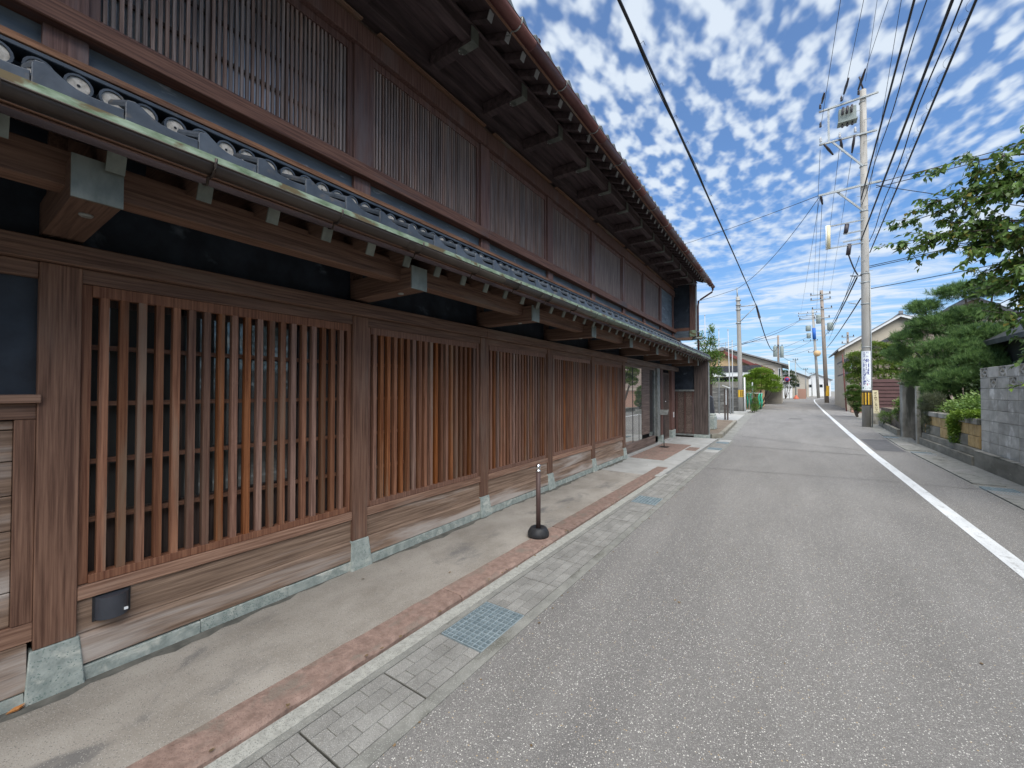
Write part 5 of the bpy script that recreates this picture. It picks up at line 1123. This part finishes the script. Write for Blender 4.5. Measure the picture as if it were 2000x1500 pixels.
for k, ch in enumerate('門前'): put_text(ch, .10, lambda a, b, k=k: on_pole(.045+a, 3.36-.17*k+b, .1835), 'ink_blue', ws, 'letter')
for k, ch in enumerate('診療所'): put_text(ch, .085, lambda a, b, k=k: on_pole(-.065+a, 3.36-.085*k+b, .1835), 'ink_blue', ws, 'letter')
def flat(poly, mat, name='mark', r_=.1838): m = MB(); m.add([on_pole(a, b, r_) for a, b in poly], [tuple(range(len(poly)))]); return m.build(name, M[mat], ws)
flat([(-.09, 1.885), (.03, 1.885), (.03, 1.925), (-.09, 1.925)], 'ink_red', 'arrow'); flat([(.03, 1.85), (.10, 1.905), (.03, 1.96)], 'ink_red', 'arrow')
flat([(-.03, 1.80), (.13, 1.80), (.13, 1.83), (-.03, 1.83)], 'ink_green'); flat([(-.15, 1.70), (-.03, 1.70), (-.03, 1.74), (-.10, 1.74), (-.10, 1.79), (-.15, 1.79)], 'ink_green'); flat([(.02, 1.70), (.15, 1.70), (.15, 1.76), (.10, 1.76), (.06, 1.74), (.02, 1.74)], 'ink_green')
flat([(-.15, 1.655), (.15, 1.655), (.15, 1.668), (-.15, 1.668)], 'ink_green')
bs_ = thing('notice_board', 'narrow cream notice board with vertical writing, attached right of the pole', 'sign', (3.16, 24.5, .60))
m = MB(); m.prism([(3.055, 1.64), (3.25, 1.64), (3.29, .60), (3.09, .60)], 'y', 24.47, 24.49); m.build('board', M['cream_sign'], bs_)
for k, ch in enumerate('ポイ捨てしないで'): put_text(ch, .105, lambda a, b, k=k: (3.155+.004*k+a, 24.466, 1.52-.108*k+b), 'ink_dark', bs_, 'letter', .002)
m = MB(); m.box(3.12, 3.26, 24.464, 24.467, .66, .675); m.build('small_print', M['ink_dark'], bs_)
# left roadside pole
LP = thing('utility_pole', 'thin pale concrete pole with a yellow band on the left beyond the wooden house', 'utility pole', (-3.05, 34.4, 0), 'utility poles')
m = MB(); m.tube([(-3.03, 34.4, -.1), (-3.10, 34.4, 4), (-3.17, 34.4, 8.3), (-3.2, 34.4, 8.6)], [.17, .15, .125, .12], 16); m.build('shaft', M['pole_concrete'], LP)
m = MB(); m.tube([(-3.2, 34.4, 8.4), (-3.24, 34.4, 9.3)], [.05, .04], 8); m.build('top_pipe', M['galv'], LP)
m = MB(); m.tube([(-3.3, 34.3, 7.85), (-1.98, 34.3, 7.85)], .035, 8); m.tube([(-3.12, 34.3, 6.65), (-2.0, 34.3, 7.8)], .03, 8); m.build('crossarm', M['galv'], LP)
for z in (6.6, 7.6, 7.95, 8.3): m = MB(); m.tube([(-3.155, 34.4, z), (-3.155, 34.4, z+.08)], .18, 14); m.build('clamp_band', M['galv'], LP)
m = MB(); m.tube([(-3.045, 34.4, 1.15), (-3.05, 34.4, 1.68)], .185, 16, False); hb2 = m.build('hazard_band', M['hazard_yellow'], LP)
m = MB(); m.box(-3.05, -2.99, 34.2, 34.215, 1.18, 1.65); m.box(-2.93, -2.89, 34.24, 34.26, 1.18, 1.65); m.build('stripe', M['black'], hb2)
m = MB(); m.tube([(-2.78, 34.3, -.05), (-2.80, 34.3, 2.6)], .05, 8); m.build('cable_guard', M['white_paint'], LP)
m = MB(); m.box(-3.5, -2.6, 33.6, 34.0, -.1, .12); m.build('concrete_base', M['concrete_new'], LP)
# pole with transformers farther left
def farpole(label, x, y, h, r0, mat, arms, group='utility poles', xfs=(), lean=0):
    t = thing('utility_pole', label, 'utility pole', (x, y, 0), group)
    m = MB(); m.tube([(x, y, -.1), (x+lean, y, h)], [r0, r0*.7], 12); m.build('shaft', M[mat], t)
    for (z, a, b) in arms:
        xx = x+lean*z/h; m = MB(); m.bar((xx+a, y-.2, z), (xx+b, y-.2, z), .11, .12); m.build('crossarm', M['galv'], t)
        for q in np.linspace(a+.1, b-.1, 3): m = MB(); insulator(m, (xx+q, y-.2, z+.06), .3, .09); m.build('insulator', M['insul'], t)
    for (dx, z, rr, hh) in xfs:
        m = MB(); m.lathe((x+lean*z/h+dx, y-.3, z), [(rr*.9, 0), (rr, .05), (rr, hh), (rr*.8, hh+.08)], 14); m.build('transformer', M['xfmr'], t)
    return t
farpole('weathered pole carrying a pair of tall transformer cans on the left of the road', -1.86, 91, 12, .22, 'old_pole', [(9.9, -.6, .7)], xfs=[(-.5, 8.0, .3, 1.9), (.55, 7.8, .3, 2.0)])
F1 = farpole('brownish pole with four crossarms and a pole transformer behind the big one', 4.1, 71, 15.6, .26, 'old_pole', [(15.0, -1.3, 1.0), (14.3, -1.3, 1.0), (13.0, -1.2, 1.1), (11.7, -2.7, .8)], xfs=[(.75, 9.9, .35, 1.0)], lean=-.45)
m = MB(); m.tube([(4.12, 71, .9), (4.12, 71, 2.3)], .27, 12, False); m.build('hazard_band', M['hazard_yellow'], F1)
farpole('distant crowded pole with transformers and a blue cover left of the brown pole', 5.3, 118, 20.4, .3, 'pole_concrete', [(19.8, -2.8, .8), (19.2, -2.9, .6), (13.3, -2.2, .6), (10.6, -1.4, .6)], xfs=[(-1.1, 15.6, .5, 1.2), (-1.1, 13.9, .4, 1.1), (1.0, 17.2, .55, 1.9)], lean=-.9)
m = MB(); m.tube([(4.65, 117.6, 13.6), (4.55, 117.6, 16.2)], .35, 10); tag(m.build('pole_cover', M['blue_wrap']), 'blue protective cover wrapped on the distant crowded pole', 'cover')
m = MB(); m.tube([(5.1, 117, 10.2), (5.1, 116.8, 10.2)], .7, 16); tag(m.build('round_sign', M['tan_wall']), 'faded orange and cream round sign on the distant crowded pole', 'sign')
for (x, y, h, lb) in ((.9, 108, 8.6, 'thin distant pole left of the road near the round sign'), (3.3, 132, 7.5, 'second thin distant pole where the road starts to bend'), (5.2, 150, 7.0, 'farthest thin pole on the left before the vanishing point')):
    farpole(lb, x, y, h, .12, 'galv', [(h-.3, -.5, .5)])
farpole('wooden looking pole behind the cream neighbour house', 7.6, 84, 11, .2, 'old_pole', [(10.2, -.8, .8), (9.2, -.8, .8)], xfs=[(-.6, 7.0, .4, 1.0), (.5, 7.0, .4, 1.0)])
# ------------------------------------------------------------------ overhead wires
def wire(a, b, r, label, mat='cable', sag=None, n=18, cat='cable', group='overhead cables along the right side', wob=0, name='overhead_cable'):
    a, b = Vector(a), Vector(b); L_ = (b-a).length; sag = L_*.012 if sag is None else sag; pts = []
    for i in range(n+1):
        f = i/n; p = a.lerp(b, f); p.z -= 4*sag*f*(1-f)
        if wob: p += Vector((math.sin(i*1.1)*wob*1.5, 0, math.cos(i*.8)*wob*1.5))
        pts.append(tuple(p))
    m = MB(); m.tube(pts, r, 6); return tag(m.build(name, M[mat]), label, cat, group)
def through(A, B, ext=1.0, y_end=-14):
    A, B = Vector(A), Vector(B); f = (y_end-A.y)/(B.y-A.y); return A, A+(B-A)*f
WR = [((1.344, 24.5, 14.55), (1.459, 16.63, 14.35), .009, 'leftmost thin power line above the big pole crossarm', 0),
      ((2.164, 24.5, 15.35), (2.177, 17.8, 14.95), .009, 'second thin power line from the left reaching the top crossarm', 0),
      ((2.80, 24.5, 15.75), (3.004, 19.2, 15.55), .009, 'thin power line meeting the spike of the big pole', 0),
      ((2.989, 24.6, 15.95), (2.709, 19.4, 15.75), .007, 'faint earth wire just right of the second power line', 0)]
for a, b, r_, lb, w_ in WR:
    A, B = through(a, b); wire(A, B, r_, lb, 'cable_thin', .05, cat='power line', group='thin power lines above the street', name='power_line')
WT = [((2.76, 24.5, 10.45), (2.342, 12.402, 10.309), .026, 'leftmost thick black cable running up from the big pole', 0), ((2.78, 24.5, 10.15), (2.492, 12.149, 10.02), .013, 'wavy thinner cable just right of the leftmost thick one', .02),
      ((2.74, 24.5, 8.55), (2.358, 9.998, 8.366), .027, 'middle thick black cable running up from the big pole', 0), ((3.02, 24.5, 8.4), (2.457, 10.056, 8.358), .014, 'wavy twisted cable between the middle and right thick ones', .022),
      ((3.04, 24.5, 7.93), (2.442, 9.274, 7.737), .021, 'rightmost thick cable with coiled wire rings along it', 0), ((3.058, 24.5, 10.7), (2.173, 12.627, 10.583), .006, 'very fine wire crossing between the thick cables', 0)]
for a, b, r_, lb, w_ in WT:
    A, B = through(a, b); wire(A, B, r_, lb, 'cable', .03, n=34 if w_ else 18, wob=w_)
# lashing loops on the coiled cable
A, B = through((3.04, 24.5, 7.93), (2.442, 9.274, 7.737)); m = MB()
for k in range(46):
    f = .06+.0125*k; c = A.lerp(B, f); pts = [(c.x-.035+.045*math.cos(t), c.y+t*.05, c.z+.045*math.sin(t)) for t in np.linspace(0, 2*math.pi*.8, 9)]; m.tube(pts, .0025, 3)
tag(m.build('cable_rings', M['cable'], kind='stuff'), 'row of thin loose wire rings along the rightmost thick cable', 'wire')
# from the big pole onwards
for (a, b, r_, lb) in [((1.30, 24.8, 13.4), (2.75, 70.8, 15.1), .009, 'thin line from the lower crossarm tip to the brown pole'), ((2.05, 24.8, 13.4), (3.7, 70.8, 15.2), .009, 'thin line from the middle of the lower crossarm to the brown pole'),
    ((2.55, 24.8, 13.2), (4.6, 70.8, 15.2), .009, 'thin line from the inner insulator to the brown pole'), ((1.25, 24.6, 11.0), (2.1, 117.8, 19.9), .010, 'thin line from the left arm tip dropping to the distant crowded pole'),
    ((1.35, 24.6, 11.0), (3.1, 70.8, 13.1), .010, 'thin line from the lowest arm to the third arm of the brown pole'), ((2.6, 24.7, 6.9), (4.3, 70.8, 9.5), .035, 'thick cable bundle falling from the big pole towards the distance'),
    ((2.55, 24.7, 7.0), (3.9, 70.8, 9.0), .02, 'thinner cable beside the falling bundle'), ((2.70, 24.7, 7.9), (4.4, 70.8, 8.6), .014, 'wavy service cable right of the falling bundle'), ((2.72, 24.66, 5.9), (4.2, 70.8, 7.6), .03, 'lowest straight cable from the big pole to the brown pole'),
    ((3.7, 71, 12.0), (2.4, 118, 19), .02, 'short distant line between the two far poles')]:
    wire(a, b, r_, lb, 'cable', .15, group='cables beyond the big pole')
m = MB()
for (a, b) in (((2.28, 24.6, 8.0), (2.34, 24.6, 8.5)), ((2.2, 24.6, 9.0), (2.26, 24.6, 9.45))): m.tube([a, b], .09, 10)
tag(m.build('cable_closure', M['insul'], kind='stuff'), 'black cable splice closures beside the bracket arms of the big pole', 'closure')
wire((2.3, 24.6, 8.0), (2.62, 24.6, 7.0), .03, 'short looping black cable below the splice closures', 'cable', .1, group='cables beyond the big pole'); wire((2.35, 24.6, 7.0), (2.75, 24.6, 6.95), .025, 'short level cable tied to the big pole', 'cable', .02, group='cables beyond the big pole')
# lines leaving to the right
for (a, b, lb) in [((3.0, 24.66, 7.35), (14, 22, 8.3), 'upper service wire running right from the big pole above the pine'), ((3.0, 24.66, 7.28), (14, 21.7, 8.15), 'second service wire just under the upper one'), ((3.0, 24.66, 6.3), (12, 22, 7.0), 'lower service wire running right behind the persimmon tree'),
                   ((3.3, 24.6, 11.1), (12, 24, 11.6), 'level wire running right from the lowest crossarm'), ((3.3, 24.6, 10.9), (12, 24, 11.3), 'second level wire below the lowest crossarm line'), ((3.3, 24.6, 11.0), (9.5, 18, 5.2), 'slanting wire dropping right behind the persimmon leaves')]:
    wire(a, b, .016, lb, 'cable', .06, group='service wires to the right')
# cables on the left
A = Vector((-1.9, 5.4, 7.01)); LC = [(-1.84, -14, 8.6), (-1.86, -4, 7.35), (-1.88, 2, 7.02), (-1.9, 5.4, 7.01), (-1.9, 7.9, 7.09), (-1.90, 14.4, 7.73), (-1.96, 24, 7.85), (-2.0, 34.4, 7.8)]
LC = [(-1.9, -14, 7.4), (-1.9, 5.4, 7.01), (-1.9, 7.91, 7.09), (-1.9, 14.4, 7.73), (-1.95, 24, 7.9), (-2.0, 34.4, 7.75)]
def smooth(ps, n=6):
    out = []; ps = [Vector(p) for p in ps]
    for i in range(len(ps)-1):
        p0, p1, p2, p3 = ps[max(i-1, 0)], ps[i], ps[i+1], ps[min(i+2, len(ps)-1)]
        for k in range(n):
            t = k/n; out.append(.5*((2*p1)+(p2-p0)*t+(2*p0-5*p1+4*p2-p3)*t*t+(3*p1-p0-3*p2+p3)*t**3))
    return out+[ps[-1]]
# straight-line fit of the cable with a slight sag
m = MB(); pts = [Vector((-1.88-.0035*y, y, 6.80+.038*y-.00028*y*y)) for y in np.linspace(-14, 34.4, 40)]
m.tube([tuple(p) for p in pts], .024, 6); m.tube([(p.x+.03*math.sin(i), p.y, p.z+.035*math.cos(i*1.3)) for i, p in enumerate(pts)], .007, 4)
for y in np.arange(3, 30, 1.1): m.tube([(-1.89, y, 6.80+.038*y-.00028*y*y), (-1.84, y, 6.83+.038*y-.00028*y*y), (-1.84, y+.1, 6.83+.038*y-.00028*y*y)], .004, 3)
tag(m.build('overhead_cable', M['cable']), 'thick black cable crossing the sky alone from top centre to the left pole', 'cable')
m = MB(); m.tube([(-2.0, 34.4, 7.78), (-1.98, 37.5, 7.4)], [.06, .09], 8); tag(m.build('cable_closure', M['insul']), 'black splice closure hanging just past the arm of the left pole', 'closure')
wire((-2.0, 34.6, 7.7), (-1.86, 90.9, 10.4), .04, 'cable sagging from the left pole arm to the transformer pole', 'cable', 2.2, 24, group='cables on the left side')
wire((-1.8, 91, 8.6), (.9, 108, 7.9), .03, 'short dark cable from the transformer pole to the first thin pole', 'cable', .4, group='cables on the left side')
wire((.9, 108, 8.0), (3.3, 132, 7.2), .03, 'cable stepping down between the thin distant poles', 'cable', .6, group='cables on the left side'); wire((3.3, 132, 7.2), (5.2, 150, 6.7), .03, 'last distant cable near the vanishing point', 'cable', .5, group='cables on the left side')
for (a, b, s_, lb) in [((1.22, 24.6, 11.1), (-14, 44, 16), .2, 'thin wire crossing the blue sky from the left arm of the big pole'), ((1.22, 24.6, 11.0), (-3.24, 34.4, 9.2), .5, 'thin sagging wire from the big pole to the top of the left pole'),
    ((-3.24, 34.4, 9.2), (-16, 38, 8.2), .3, 'thin wire from the left pole top going left behind the wing wall'), ((2.4, 117.8, 18.8), (-3.1, 34.4, 5.0), .6, 'long slack line from the far crowded pole to the left houses'),
    ((2.4, 117.8, 18.6), (-7, 40, 4.6), .4, 'second long slack line towards the red roofed house'), ((-1.8, 91, 11.6), (-9, 60, 7.6), .2, 'wire from the transformer pole to the large beige house'), ((-1.8, 91, 8.4), (4.0, 117.6, 13.2), .3, 'wire crossing the road between transformer pole and far pole'),
    ((-1.8, 91, 9.4), (4.0, 117.6, 14.6), .2, 'upper wire crossing the road between transformer pole and far pole'), ((-1.8, 91, 8.0), (4.4, 117.6, 11.6), .3, 'lower wire crossing the road between transformer pole and far pole')]:
    wire(a, b, .014 if a[1] < 50 else .025, lb, 'cable_thin', s_, group='thin wires over the left side', name='thin_wire', cat='wire')
# TV aerial on the left house
m = MB(); m.tube([(-5.2, 44.5, 5.2), (-5.2, 44.5, 6.4)], .02, 5); m.tube([(-5.7, 44.5, 6.2), (-4.7, 44.5, 6.35)], .015, 4)
for k in range(5): m.tube([(-5.6+.2*k, 44.2, 6.22+.03*k), (-5.6+.2*k, 44.8, 6.22+.03*k)], .01, 3)
tag(m.build('television_aerial', M['galv']), 'television aerial on the ridge of the red roofed house', 'aerial')
